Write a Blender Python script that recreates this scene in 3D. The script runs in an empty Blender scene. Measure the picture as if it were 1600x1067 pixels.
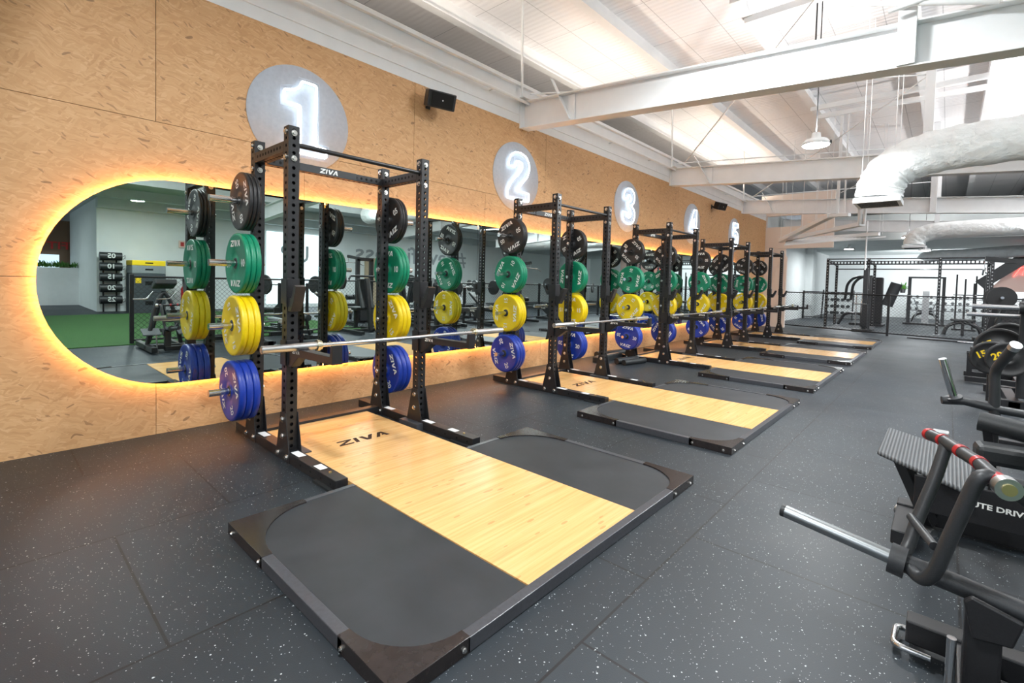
import bpy, bmesh, math, random
from mathutils import Vector, Matrix, Euler
random.seed(7)
PI = math.pi
C = bpy.context.scene.collection
sc = bpy.context.scene

# ------------------------------------------------------------------ camera
cam_d = bpy.data.cameras.new('camera'); cam = bpy.data.objects.new('camera', cam_d); C.objects.link(cam)
cam_d.sensor_width = 36; cam_d.lens = 752.2/1600*36
cam_d.shift_x = 0.0; cam_d.shift_y = -(533.5-466.7)/1600
cam_d.clip_start = 0.05; cam_d.clip_end = 200
a, b, c = 0.7349, -0.0363, 0.0259
F = Vector((-math.sin(a)*math.cos(b), math.cos(a)*math.cos(b), math.sin(b)))
R0 = Vector((math.cos(a), math.sin(a), 0)); U0 = R0.cross(F)
R1 = R0*math.cos(c)+U0*math.sin(c); U1 = -R0*math.sin(c)+U0*math.cos(c)
M = Matrix((R1, U1, -F)).transposed().to_4x4(); M.translation = Vector((4.559, 0, 1.272))
cam.matrix_world = M
sc.camera = cam

# ------------------------------------------------------------------ world, exposure
w = bpy.data.worlds.new('world'); sc.world = w; w.use_nodes = True
w.node_tree.nodes['Background'].inputs[0].default_value = (0.80, 0.90, 1.0, 1)
w.node_tree.nodes['Background'].inputs[1].default_value = 1.0
sc.view_settings.view_transform = 'Standard'; sc.view_settings.look = 'None'
sc.view_settings.exposure = 0.13; sc.view_settings.gamma = 1.0
sc.view_settings.use_curve_mapping = False

# ------------------------------------------------------------------ large lights (seen and added ceiling lamps, added fill, assumed daylight)
def area(name, loc, size, power, col=(1, 1, 1), rot=(0, 0, 0), sy=None, spread=None):
    d = bpy.data.lights.new(name, 'AREA'); d.energy = power; d.color = col; d.size = size
    if sy: d.shape = 'RECTANGLE'; d.size_y = sy
    else: d.shape = 'DISK'
    if spread: d.spread = spread
    o = bpy.data.objects.new(name, d); C.objects.link(o); o.location = loc; o.rotation_euler = rot
    return o
HB = 'high_bay'
LAMPS = [(3.17, 7.5, 3.21), (3.3, 0.6, 3.9), (3.7, 17.2, 2.78), (3.95, 20.5, 2.62), (8.2, 1.5, 3.9), (8.2, 7.5, 3.6), (8.2, 13.0, 3.6),
         (3.2, -3.5, 3.9), (8.2, -3.5, 3.9), (12.5, 3.0, 3.3), (12.5, 9.0, 3.3), (12.5, 15.0, 3.3), (8.2, 21.0, 3.3), (1.6, 23.0, 2.9), (3.3, 4.2, 3.95), (17.5, -1.0, 3.3), (6.4, 11.2, 3.4), (6.6, 15.9, 3.2), (6.2, 5.6, 3.6), (7.0, 18.2, 3.15)]  # unseen lamps among these are added to brighten the hall, wall and roof
for i, p in enumerate(LAMPS):
    pw = 170 if i < 10 else 150
    if i in (2, 3): pw = 70
    area('high_bay_light', (p[0], p[1], p[2]-0.045), 0.3, pw*.62, (0.93, 0.98, 1.0))
    area('high_bay_uplight', (p[0], p[1], p[2]+0.16), 0.3, pw*((.04 if p[2] > 3.85 and p[0] < 4 else .18 if i == 18 else .34 if p[1] < 9 else .95) if p[0] < 10 and p[1] < 19 and i != 2 else .2), (1.0, 0.97, 0.95), (PI, 0, 0))  # upward fill added above each housing to brighten the roof
# linear uplights fixed on top of the partition wall, washing the roof sheeting
for y in (-1.0, 3.0, 7.6, 12.5, 15.6):
    area('uplight', (-0.12, y, 4.12), 0.12, 31, (1.0, 0.86, 0.72), (PI, 0, 0), sy=3.4)
# added lamps: assumed shopfront daylight behind the camera, fill on the far wall
area('shopfront_daylight', (5.5, -6.6, 2.0), 9.0, 330, (0.80, 0.90, 1.0), (-PI/2, 0, 0), sy=3.2)
area('far_glazing_daylight', (5.6, 26.6, 1.9), 6.0, 260, (0.95, 0.98, 1.0), (PI/2, 0, 0), sy=2.0)

# ------------------------------------------------------------------ materials
def mat(name, col=(.8, .8, .8), rough=.5, metal=0, emit=None, es=0, spec=None, coat=0):
    m = bpy.data.materials.new(name); m.use_nodes = True
    p = m.node_tree.nodes['Principled BSDF']
    p.inputs['Base Color'].default_value = (*col, 1); p.inputs['Roughness'].default_value = rough
    p.inputs['Metallic'].default_value = metal
    if spec is not None: p.inputs['Specular IOR Level'].default_value = spec
    if coat: p.inputs['Coat Weight'].default_value = coat; p.inputs['Coat Roughness'].default_value = .15
    if emit: p.inputs['Emission Color'].default_value = (*emit, 1); p.inputs['Emission Strength'].default_value = es
    return m
class NT:
    def __init__(s, m): s.t = m.node_tree; s.n = s.t.nodes; s.p = s.n['Principled BSDF']
    def new(s, typ, **k):
        n = s.n.new(typ)
        for kk, v in k.items():
            if kk.startswith('i_'): n.inputs[kk[2:].replace('_', ' ')].default_value = v
            else: setattr(n, kk, v)
        return n
    def l(s, o, i): s.t.links.new(o, i)
    def coord(s, kind='Object'): return s.new('ShaderNodeTexCoord').outputs[kind]
    def mapping(s, vec, rot=(0, 0, 0), scale=(1, 1, 1), loc=(0, 0, 0)):
        m = s.new('ShaderNodeMapping'); s.l(vec, m.inputs['Vector'])
        m.inputs['Rotation'].default_value = rot; m.inputs['Scale'].default_value = scale; m.inputs['Location'].default_value = loc
        return m.outputs[0]
    def math(s, op, x, y=None, clamp=False):
        m = s.new('ShaderNodeMath', operation=op); m.use_clamp = clamp
        for k, v in enumerate((x, y)):
            if v is None: continue
            if isinstance(v, (int, float)): m.inputs[k].default_value = v
            else: s.l(v, m.inputs[k])
        return m.outputs[0]
    def ramp(s, f, *st, interp='LINEAR'):
        r = s.new('ShaderNodeValToRGB'); s.l(f, r.inputs[0]); cr = r.color_ramp; cr.interpolation = interp
        while len(cr.elements) < len(st): cr.elements.new(.5)
        for e, (pos, col) in zip(cr.elements, st):
            e.position = pos; e.color = (*col, 1) if len(col) == 3 else col
        return r.outputs[0]
    def mix(s, f, x, y, bt='MIX'):
        m = s.new('ShaderNodeMix', data_type='RGBA', blend_type=bt)
        for k, v in ((0, f), (6, x), (7, y)):
            if isinstance(v, (int, float)): m.inputs[k].default_value = v
            elif isinstance(v, tuple): m.inputs[k].default_value = (*v, 1)
            else: s.l(v, m.inputs[k])
        return m.outputs[2]
    def bump(s, h, strength=.2, dist=.01):
        bm = s.new('ShaderNodeBump'); bm.inputs['Strength'].default_value = strength; bm.inputs['Distance'].default_value = dist
        s.l(h, bm.inputs['Height']); s.l(bm.outputs[0], s.p.inputs['Normal'])

def make_osb():
    m = mat('osb_board', (.62, .38, .19), .62); t = NT(m); co = t.coord('Object')
    total = None; dark = None
    noise0 = t.new('ShaderNodeTexNoise', i_Scale=4.5, i_Detail=3.0); t.l(co, noise0.inputs['Vector'])
    warp = t.new('ShaderNodeVectorMath', operation='SCALE'); t.l(noise0.outputs['Color'], warp.inputs[0]); warp.inputs['Scale'].default_value = .16
    add = t.new('ShaderNodeVectorMath', operation='ADD'); t.l(co, add.inputs[0]); t.l(warp.outputs[0], add.inputs[1])
    cv = add.outputs[0]
    layers = []
    for k, (ang, sx, sy) in enumerate(((.08, 6, 50), (-.32, 7, 56), (.48, 7, 60), (-.95, 10, 54), (.22, 12, 95))):
        mp = t.mapping(t.mapping(cv, rot=(ang, 0, 0)), scale=(1, sx, sy), loc=(k*3.1, k*7.3, k*1.7))
        v = t.new('ShaderNodeTexVoronoi', i_Scale=1.0, i_Randomness=1.0); v.voronoi_dimensions = '3D'; t.l(mp, v.inputs['Vector'])
        sep = t.new('ShaderNodeSeparateColor'); t.l(v.outputs['Color'], sep.inputs[0])
        layers.append((sep.outputs[0], sep.outputs[1], v.outputs['Distance']))
    tone = layers[0][0]
    for k in range(1, 5):
        sel = t.math('GREATER_THAN', layers[k][1], .62)
        mx = t.new('ShaderNodeMix'); mx.data_type = 'FLOAT'; t.l(sel, mx.inputs[0]); t.l(tone, mx.inputs[2]); t.l(layers[k][0], mx.inputs[3])
        tone = mx.outputs[0]
    fine = t.new('ShaderNodeTexNoise', i_Scale=1.0, i_Detail=6.0, i_Roughness=.7); t.l(t.mapping(cv, rot=(.1, 0, 0), scale=(20, 20, 160)), fine.inputs['Vector'])
    tone2 = t.math('ADD', t.math('MULTIPLY', tone, .75), t.math('MULTIPLY', fine.outputs['Fac'], .35))
    col = t.ramp(tone2, (0.0, (.47, .245, .105)), (.25, (.575, .32, .142)), (.5, (.615, .352, .163)), (.8, (.65, .382, .185)), (1.0, (.70, .435, .23)))
    big = t.new('ShaderNodeTexNoise', i_Scale=1.3, i_Detail=2.0); t.l(co, big.inputs['Vector'])
    dk = t.new('ShaderNodeTexVoronoi', i_Scale=1.0); t.l(t.mapping(t.mapping(cv, rot=(-.35, 0, 0)), scale=(1, 8, 26)), dk.inputs['Vector'])
    sepd = t.new('ShaderNodeSeparateColor'); t.l(dk.outputs['Color'], sepd.inputs[0])
    dm = t.math('MULTIPLY', t.math('GREATER_THAN', sepd.outputs[2], .935), t.math('LESS_THAN', dk.outputs['Distance'], .26))
    dk2 = t.new('ShaderNodeTexVoronoi', i_Scale=1.0); t.l(t.mapping(t.mapping(cv, rot=(.55, 0, 0)), scale=(1, 13, 44), loc=(0, 4, 2)), dk2.inputs['Vector'])
    sepe = t.new('ShaderNodeSeparateColor'); t.l(dk2.outputs['Color'], sepe.inputs[0])
    dm2 = t.math('MULTIPLY', t.math('GREATER_THAN', sepe.outputs[0], .93), t.math('LESS_THAN', dk2.outputs['Distance'], .30))
    col = t.mix(t.math('MULTIPLY', dm, .62), col, (.16, .075, .03))
    col = t.mix(t.math('MULTIPLY', dm2, .55), col, (.25, .12, .05))
    t.l(col, t.p.inputs['Base Color'])
    t.bump(tone2, .15, .003)
    return m
def make_rubber_floor():
    m = mat('rubber_floor', (.03, .034, .04), .5, spec=.45); t = NT(m); co = t.coord('Object')
    # white EPDM flecks
    v = t.new('ShaderNodeTexVoronoi', i_Scale=85.0); t.l(co, v.inputs['Vector'])
    s = t.new('ShaderNodeSeparateColor'); t.l(v.outputs['Color'], s.inputs[0])
    f1 = t.math('MULTIPLY', t.math('GREATER_THAN', s.outputs[0], .90), t.math('LESS_THAN', v.outputs['Distance'], t.math('MULTIPLY', s.outputs[1], .29)))
    v2 = t.new('ShaderNodeTexVoronoi', i_Scale=170.0); t.l(co, v2.inputs['Vector'])
    s2 = t.new('ShaderNodeSeparateColor'); t.l(v2.outputs['Color'], s2.inputs[0])
    f2 = t.math('MULTIPLY', t.math('GREATER_THAN', s2.outputs[0], .93), t.math('LESS_THAN', v2.outputs['Distance'], .26))
    fl = t.math('MAXIMUM', f1, t.math('MULTIPLY', f2, .8))
    n = t.new('ShaderNodeTexNoise', i_Scale=.9, i_Detail=5.0); t.l(co, n.inputs['Vector'])
    n2 = t.new('ShaderNodeTexNoise', i_Scale=260.0, i_Detail=2.0); t.l(co, n2.inputs['Vector'])
    base = t.ramp(n.outputs['Fac'], (.3, (.0145, .0195, .025)), (.7, (.025, .033, .041)))
    # one-metre tiles in staggered columns
    br = t.new('ShaderNodeTexBrick'); t.l(t.mapping(co, rot=(0, 0, PI/2), loc=(.92, .35, 0)), br.inputs['Vector'])
    br.inputs['Scale'].default_value = 1.0; br.inputs['Brick Width'].default_value = 1.0; br.inputs['Row Height'].default_value = 1.0
    br.inputs['Mortar Size'].default_value = .0055; br.inputs['Mortar Smooth'].default_value = .3; br.offset = .5; br.inputs['Bias'].default_value = 0
    br.inputs['Color1'].default_value = (.9, .9, .9, 1); br.inputs['Color2'].default_value = (1.1, 1.1, 1.1, 1)
    col = t.mix(1.0, base, br.outputs['Color'], 'MULTIPLY')
    col = t.mix(br.outputs['Fac'], col, (.006, .006, .007))
    col = t.mix(fl, col, (.50, .54, .55))
    t.l(col, t.p.inputs['Base Color'])
    rr = t.ramp(n.outputs['Fac'], (.3, (.42,)*3), (.75, (.56,)*3)); t.l(rr, t.p.inputs['Roughness'])
    t.bump(n2.outputs['Fac'], .25, .002)
    return m
def make_bamboo():
    m = mat('bamboo_deck', (.8, .55, .28), .22, spec=.5); t = NT(m); co = t.coord('Object')
    n = t.new('ShaderNodeTexNoise', i_Scale=1.0, i_Detail=5.0, i_Roughness=.65); t.l(t.mapping(co, scale=(38, 1.1, 1)), n.inputs['Vector'])
    col = t.ramp(n.outputs['Fac'], (.2, (.62, .325, .108)), (.5, (.75, .445, .178)), (.8, (.83, .545, .255)))
    br = t.new('ShaderNodeTexBrick'); t.l(t.mapping(co, rot=(0, 0, PI/2)), br.inputs['Vector'])
    br.inputs['Brick Width'].default_value = 1.9; br.inputs['Row Height'].default_value = .021; br.inputs['Mortar Size'].default_value = .0
    br.inputs['Scale'].default_value = 1; br.inputs['Color1'].default_value = (.965, .955, .94, 1); br.inputs['Color2'].default_value = (1.03, 1.03, 1.03, 1)
    col = t.mix(1.0, col, br.outputs['Color'], 'MULTIPLY')
    v = t.new('ShaderNodeTexVoronoi', i_Scale=1.0); t.l(t.mapping(co, scale=(30, 9, 1)), v.inputs['Vector'])
    s = t.new('ShaderNodeSeparateColor'); t.l(v.outputs['Color'], s.inputs[0])
    k = t.math('MULTIPLY', t.math('GREATER_THAN', s.outputs[0], .80), t.math('LESS_THAN', v.outputs['Distance'], .24))
    col = t.mix(t.math('MULTIPLY', k, .55), col, (.42, .23, .08))
    t.l(col, t.p.inputs['Base Color'])
    return m
def noise_mat(name, c1, c2, rough, scale=40, bump=.15, metal=0, spec=.5, dist=.003):
    m = mat(name, c1, rough, metal, spec=spec); t = NT(m); co = t.coord('Object')
    n = t.new('ShaderNodeTexNoise', i_Scale=float(scale), i_Detail=4.0); t.l(co, n.inputs['Vector'])
    t.l(t.ramp(n.outputs['Fac'], (.3, c1), (.7, c2)), t.p.inputs['Base Color']); t.bump(n.outputs['Fac'], bump, dist)
    return m
def make_roof():
    m = mat('roof_foil', (.86, .85, .86), .5); t = NT(m); co = t.coord('Object')
    wv = t.new('ShaderNodeTexWave', i_Scale=3.2, i_Distortion=.6, i_Detail=2.0); wv.bands_direction = 'Y'; t.l(co, wv.inputs['Vector'])
    br = t.new('ShaderNodeTexBrick'); t.l(co, br.inputs['Vector']); br.inputs['Scale'].default_value = 1; br.inputs['Brick Width'].default_value = .62
    br.inputs['Row Height'].default_value = 1.25; br.inputs['Mortar Size'].default_value = .006; br.offset = 0
    br.inputs['Color1'].default_value = (.88, .87, .88, 1); br.inputs['Color2'].default_value = (.84, .84, .86, 1); br.inputs['Mortar'].default_value = (.5, .5, .52, 1)
    col = t.mix(t.math('MULTIPLY', wv.outputs['Fac'], .25), br.outputs['Color'], (.72, .70, .72))
    t.l(col, t.p.inputs['Base Color']); t.bump(wv.outputs['Fac'], .35, .02)
    return m
def make_turf():
    m = mat('green_turf', (.05, .22, .03), .9); t = NT(m); co = t.coord('Object')
    n = t.new('ShaderNodeTexNoise', i_Scale=90.0, i_Detail=4.0); t.l(co, n.inputs['Vector'])
    t.l(t.ramp(n.outputs['Fac'], (.3, (.012, .055, .008)), (.7, (.045, .15, .028))), t.p.inputs['Base Color']); t.bump(n.outputs['Fac'], .8, .02)
    return m
MT = dict(
    osb=make_osb(), rubber=make_rubber_floor(), bamboo=make_bamboo(), roof=make_roof(), turf=make_turf(),
    seam=mat('panel_gap', (.05, .025, .012), .9),
    white=noise_mat('white_paint', (.80, .81, .82), (.84, .85, .86), .5, 6, .05),
    wwall=noise_mat('white_wall', (.76, .80, .80), (.80, .84, .84), .7, 2, .05),
    greyceil=noise_mat('grey_ceiling_paint', (.55, .60, .60), (.60, .65, .65), .7, 3, .05),
    cream=noise_mat('cream_wall', (.80, .70, .63), (.83, .73, .66), .7, 2, .05),  # white wall with the pink light on it mixed into its colour
    black=noise_mat('black_powder_coat', (.012, .012, .014), (.019, .019, .021), .36, 300, .12, spec=.5, dist=.001),
    hole=mat('bolt_hole_dark', (.004, .004, .004), .9),
    dark=noise_mat('charcoal_powder_coat', (.024, .026, .029), (.034, .036, .040), .42, 300, .1, dist=.001),
    mat=noise_mat('rubber_mat', (.019, .023, .027), (.030, .034, .040), .50, 5, .08),
    rail=noise_mat('black_steel_rail', (.050, .052, .060), (.066, .069, .080), .30, 60, .05),
    corner=noise_mat('brown_black_steel', (.020, .016, .016), (.030, .024, .024), .22, 30, .05),
    vinyl=noise_mat('black_vinyl', (.014, .016, .018), (.022, .025, .027), .45, 120, .1),
    chrome=mat('chrome', (.72, .73, .75), .16, 1.0),
    steel=mat('brushed_steel', (.58, .59, .60), .30, 1.0),
    dsteel=mat('dull_steel', (.34, .36, .37), .34, 1.0),
    zinc=mat('zinc_bolt', (.72, .71, .69), .25, 1.0),
    collar=mat('pale_brass', (.70, .66, .50), .25, 1.0),
    brass=mat('brass_washer', (.75, .62, .30), .3, 1.0),
    green=noise_mat('green_bumper_rubber', (.000, .20, .10), (.002, .23, .12), .38, 80, .03),
    yellow=noise_mat('yellow_bumper_rubber', (.74, .53, .0), (.79, .58, .003), .40, 80, .03),
    blue=noise_mat('blue_bumper_rubber', (.004, .030, .29), (.007, .038, .34), .38, 80, .03),
    bump=noise_mat('black_bumper_rubber', (.014, .014, .015), (.02, .02, .021), .42, 80, .03),
    print=mat('white_print', (.78, .80, .78), .5),
    sticker=mat('white_sticker', (.82, .83, .84), .5),
    logo=mat('dark_decal', (.035, .016, .008), .5, spec=.15),
    neon=mat('neon_tube', (1, 1, 1), .4, emit=(.76, .89, 1.0), es=4.6),
    disc=noise_mat('frosted_white_disc', (.46, .50, .57), (.52, .56, .63), .55, 30, .06),
    acry=mat('clear_acrylic_edge', (.5, .55, .62), .2),
    led=mat('warm_led_strip', (1, .6, .2), .5, emit=(1.0, .45, .12), es=48),
    lamp=mat('lamp_lens', (1, 1, 1), .5, emit=(1, .98, .95), es=40),
    mirror=mat('mirror_glass', (.70, .80, .78), .0, 1.0),
    duct=noise_mat('white_foil_duct', (.82, .84, .84), (.88, .90, .90), .38, 7, .9, dist=.05),
    duct2=noise_mat('grey_foil_duct', (.50, .54, .56), (.58, .62, .64), .4, 7, .9, dist=.05),
    tread=None, red=mat('red_grip_tape', (.40, .012, .015), .4), redpaint=mat('red_paint', (.5, .02, .02), .35),
    neonred=mat('red_neon', (1, .1, .1), .4, emit=(1.0, .05, .04), es=14),
    pale=mat('pale_red_sign_panel', (.85, .62, .55), .6),
    ygrip=mat('yellow_paint', (.80, .55, .01), .45), grey=noise_mat('grey_foam', (.20, .22, .23), (.25, .27, .28), .7, 50, .1),
    dgrey=noise_mat('slate_foam', (.045, .055, .065), (.06, .07, .08), .7, 50, .1),
    text=mat('grey_wall_letter', (.33, .36, .38), .6), leaf=noise_mat('leaf_green', (.03, .13, .015), (.10, .28, .04), .6, 60, .2),
    brown=mat('brown_timber', (.17, .10, .06), .6), glass=mat('bright_window', (.9, .95, 1), .3, emit=(.85, .93, 1.0), es=1.6),
    signw=mat('lit_screen', (.9, .95, 1), .3, emit=(.7, .85, 1.0), es=1.2), figure=mat('blue_grey_figure', (.05, .10, .20), .6),
    silver=mat('silver_case', (.55, .56, .57), .4, .7), door=noise_mat('timber_door', (.45, .36, .24), (.5, .40, .27), .5, 20, .05),
)
def make_tread():
    m = mat('ribbed_rubber_tread', (.07, .075, .08), .55); t = NT(m); co = t.coord('Object')
    w = t.new('ShaderNodeTexWave', i_Scale=22.0, i_Distortion=0.0); w.bands_direction = 'X'; t.l(co, w.inputs['Vector'])
    t.l(t.ramp(w.outputs['Fac'], (.3, (.05, .055, .06)), (.7, (.16, .17, .18))), t.p.inputs['Base Color']); t.bump(w.outputs['Fac'], .8, .006)
    return m
MT['tread'] = make_tread()

# ------------------------------------------------------------------ mesh builder
class MB:
    def __init__(s): s.v = []; s.f = []; s.m = []; s.mi = 0; s.sm = []; s.smooth = False
    def add(s, vs, fs, X=None):
        n = len(s.v)
        for v in vs:
            v = Vector(v)
            s.v.append(tuple(X @ v if X is not None else v))
        for f in fs: s.f.append(tuple(n+i for i in f)); s.m.append(s.mi); s.sm.append(s.smooth)
        return s
    def mat(s, i): s.mi = i; return s
    def box(s, lo, hi, X=None):
        x0, y0, z0 = lo; x1, y1, z1 = hi
        vs = [(x0, y0, z0), (x1, y0, z0), (x1, y1, z0), (x0, y1, z0), (x0, y0, z1), (x1, y0, z1), (x1, y1, z1), (x0, y1, z1)]
        return s.add(vs, [(3, 2, 1, 0), (4, 5, 6, 7), (0, 1, 5, 4), (1, 2, 6, 5), (2, 3, 7, 6), (3, 0, 4, 7)], X)
    def cbox(s, c, d, rot=None):
        X = Matrix.Translation(c)
        if rot: X = X @ Euler(rot).to_matrix().to_4x4()
        return s.box((-d[0]/2, -d[1]/2, -d[2]/2), (d[0]/2, d[1]/2, d[2]/2), X)
    def prism(s, poly, d0, d1, plane='xz', X=None):
        # poly in a plane, extruded along the third axis
        def P(u, v, w): return {'xz': (u, w, v), 'yz': (w, u, v), 'xy': (u, v, w)}[plane]
        n = len(poly); vs = [P(u, v, d0) for u, v in poly]+[P(u, v, d1) for u, v in poly]
        fs = [tuple(range(n))[::-1], tuple(range(n, 2*n))]+[(i, (i+1) % n, n+(i+1) % n, n+i) for i in range(n)]
        return s.add(vs, fs, X)
    def frame(s, p, q):
        d = (Vector(q)-Vector(p)); L = d.length; d.normalize()
        up = Vector((0, 0, 1)) if abs(d.z) < .95 else Vector((0, 1, 0))
        x = d.cross(up).normalized(); y = x.cross(d).normalized()
        return x, y, d, L
    def beam(s, p, q, wd, ht):
        x, y, d, L = s.frame(p, q); p = Vector(p); q = Vector(q); vs = []
        for e in (p, q):
            for (i, j) in ((-1, -1), (1, -1), (1, 1), (-1, 1)): vs.append(e+x*i*wd/2+y*j*ht/2)
        return s.add(vs, [(3, 2, 1, 0), (4, 5, 6, 7), (0, 1, 5, 4), (1, 2, 6, 5), (2, 3, 7, 6), (3, 0, 4, 7)])
    def cyl(s, p, q, r, n=16, r2=None, caps=True):
        x, y, d, L = s.frame(p, q); p = Vector(p); q = Vector(q); r2 = r if r2 is None else r2; vs = []
        for e, rr in ((p, r), (q, r2)):
            for k in range(n): t = 2*PI*k/n; vs.append(e+x*math.cos(t)*rr+y*math.sin(t)*rr)
        sm = s.smooth; s.smooth = n > 7
        s.add(vs, [(k, (k+1) % n, n+(k+1) % n, n+k) for k in range(n)]); s.smooth = False
        if caps:
            s.add(vs[:n], [tuple(range(n))[::-1]]); s.add(vs[n:], [tuple(range(n))])
        s.smooth = sm
        return s
    def tube(s, pts, r, n=12, bend=0.0, rfun=None, caps=True):
        pts = [Vector(p) for p in pts]
        if bend:   # round the corners
            out = [pts[0]]
            for i in range(1, len(pts)-1):
                A, B, D = pts[i-1], pts[i], pts[i+1]
                r1 = min(bend, (A-B).length*.45); r2_ = min(bend, (D-B).length*.45)
                p0 = B+(A-B).normalized()*r1; p2 = B+(D-B).normalized()*r2_
                for k in range(6): t = k/5; out.append(p0*(1-t)**2+B*2*t*(1-t)+p2*t*t)
            out.append(pts[-1]); pts = out
        ref = None; vs = []; N = len(pts)
        for i, p in enumerate(pts):
            d = (pts[min(i+1, N-1)]-pts[max(i-1, 0)]).normalized()
            if ref is None:
                up = Vector((0, 0, 1)) if abs(d.z) < .9 else Vector((0, 1, 0)); ref = d.cross(up).normalized()
            ref = (ref-d*ref.dot(d)).normalized(); y = ref.cross(d)
            for k in range(n):
                t = 2*PI*k/n; rr = rfun(i, t) if rfun else r
                vs.append(p+ref*math.cos(t)*rr+y*math.sin(t)*rr)
        fs = [(i*n+k, i*n+(k+1) % n, (i+1)*n+(k+1) % n, (i+1)*n+k) for i in range(N-1) for k in range(n)]
        sm = s.smooth; s.smooth = True; s.add(vs, fs); s.smooth = False
        if caps: s.add(vs[:n], [tuple(range(n))[::-1]]); s.add(vs[-n:], [tuple(range(n))])
        s.smooth = sm
        return s
    def lathe(s, prof, axis='y', n=48, c=(0, 0, 0), close=False):
        # prof: list of (radius, along)
        vs = []; c = Vector(c)
        for (r, h) in prof:
            for k in range(n):
                t = 2*PI*k/n; u, v = math.cos(t)*r, math.sin(t)*r
                vs.append(c+Vector({'y': (u, h, v), 'z': (u, v, h), 'x': (h, u, v)}[axis]))
        m = len(prof); fs = []
        for i in range(m if close else m-1):
            j = (i+1) % m
            fs += [(i*n+k, i*n+(k+1) % n, j*n+(k+1) % n, j*n+k) for k in range(n)]
        sm = s.smooth; s.smooth = True; s.add(vs, fs); s.smooth = sm
        return s
    def build(s, name, mats, parent=None, bevel=0, seg=2, auto=True):
        me = bpy.data.meshes.new(name); me.from_pydata(s.v, [], s.f)
        for m in (mats if isinstance(mats, (list, tuple)) else [mats]): me.materials.append(m)
        me.polygons.foreach_set('material_index', s.m); me.polygons.foreach_set('use_smooth', s.sm)
        me.update()
        bm = bmesh.new(); bm.from_mesh(me); bmesh.ops.recalc_face_normals(bm, faces=bm.faces)
        bm.to_mesh(me); bm.free()
        o = bpy.data.objects.new(name, me); C.objects.link(o)
        if parent is not None: o.parent = parent
        if bevel:
            bv = o.modifiers.new('bevel', 'BEVEL'); bv.width = bevel; bv.segments = seg; bv.limit_method = 'ANGLE'; bv.angle_limit = math.radians(40)
        return o
def tag(o, label=None, cat=None, group=None, kind=None):
    if label: o['label'] = label
    if cat: o['category'] = cat
    if group: o['group'] = group
    if kind: o['kind'] = kind
    return o
def thing(name, label, cat, loc=(0, 0, 0), rotz=0, group=None):
    o = bpy.data.objects.new(name, None); C.objects.link(o); o.location = loc; o.rotation_euler = (0, 0, rotz)
    o.empty_display_size = .1
    return tag(o, label, cat, group)
def kids(o): return [x for x in bpy.data.objects if x.parent == o]
def copy_tree(o, parent=None, tree=None):
    c_ = o.copy(); C.objects.link(c_)
    if parent is not None: c_.parent = parent
    for ch in (tree[o.name] if tree and o.name in tree else kids(o)): copy_tree(ch, c_, tree)
    return c_
def struct(mb, name, m, bevel=0): return tag(mb.build(name, m, None, bevel), kind='structure')

# lettering ---------------------------------------------------------
def poly_letters(word, h, adv=None, slant=.22):
    # bold extended italic capitals as polygons (u right, v up), returns list of polygons and the width
    G = {
     'Z': [[(0, .78), (0, 1), (1.15, 1), (1.15, .80), (.42, .22), (1.15, .22), (1.15, 0), (0, 0), (0, .20), (.72, .78)]],
     'I': [[(0, 0), (0, 1), (.30, 1), (.30, 0)]],
     'V': [[(.0, 1), (.34, 1), (.60, .36), (.86, 1), (1.2, 1), (.78, 0), (.42, 0)]],
     'A': [[(0, 0), (.42, 1), (.78, 1), (1.2, 0), (.88, 0), (.78, .24), (.55, .24), (.62, .44), (.71, .44), (.60, .70), (.32, 0)]],
    }
    W = {'Z': 1.15, 'I': .30, 'V': 1.2, 'A': 1.2}
    x = 0; out = []
    for ch in word:
        for p in G[ch]: out.append([((x+u+v*slant)*h, v*h) for u, v in p])
        x += W[ch]+(.16 if ch != 'V' else .02)
    wd = (x-.16)*h
    return [[(u-wd/2-slant*h/2, v-h/2) for u, v in p] for p in out], wd
_fc = {}
def font_mesh(txt, size, bold=0.0):
    k = (txt, size, bold)
    if k in _fc: return _fc[k]
    cu = bpy.data.curves.new('txt', 'FONT'); cu.body = txt; cu.size = size; cu.align_x = 'CENTER'; cu.align_y = 'CENTER'; cu.offset = bold
    cu.resolution_u = 3
    o = bpy.data.objects.new('txt', cu); C.objects.link(o)
    dg = bpy.context.evaluated_depsgraph_get(); dg.update()
    me = bpy.data.meshes.new_from_object(o.evaluated_get(dg))
    vs = [tuple(v.co) for v in me.vertices]; fs = [tuple(p.vertices) for p in me.polygons]
    bpy.data.objects.remove(o); bpy.data.curves.remove(cu); bpy.data.meshes.remove(me)
    _fc[k] = (vs, fs); return _fc[k]
def put_text(mb, txt, size, X, bold=0.0, sx=1.0, depth=0):
    vs, fs = font_mesh(txt, size, bold)
    mb.add([(v[0]*sx, v[1], 0) for v in vs], fs, X)
def ziva(mb, h, X):
    ps, wd = poly_letters('ZIVA', h)
    for p in ps: mb.add([(u, v, 0) for u, v in p], [tuple(range(len(p)))], X)
def basis(o, ux, uy):   # 2-D text frame -> world
    ux = Vector(ux).normalized(); uy = Vector(uy).normalized(); uz = ux.cross(uy)
    m = Matrix((ux, uy, uz)).transposed().to_4x4(); m.translation = Vector(o); return m

# ================================================================== SETTING
# floor
struct(MB().box((-5, -7, -.1), (28, 34, 0)), 'floor', MT['rubber'])
tag(MB().box((5.95, -6.5, .0), (13.6, 6.4, .014)).build('turf', MT['turf']), 'green artificial turf lane beyond the wire fence, seen in the mirror', 'turf', kind='stuff')
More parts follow.
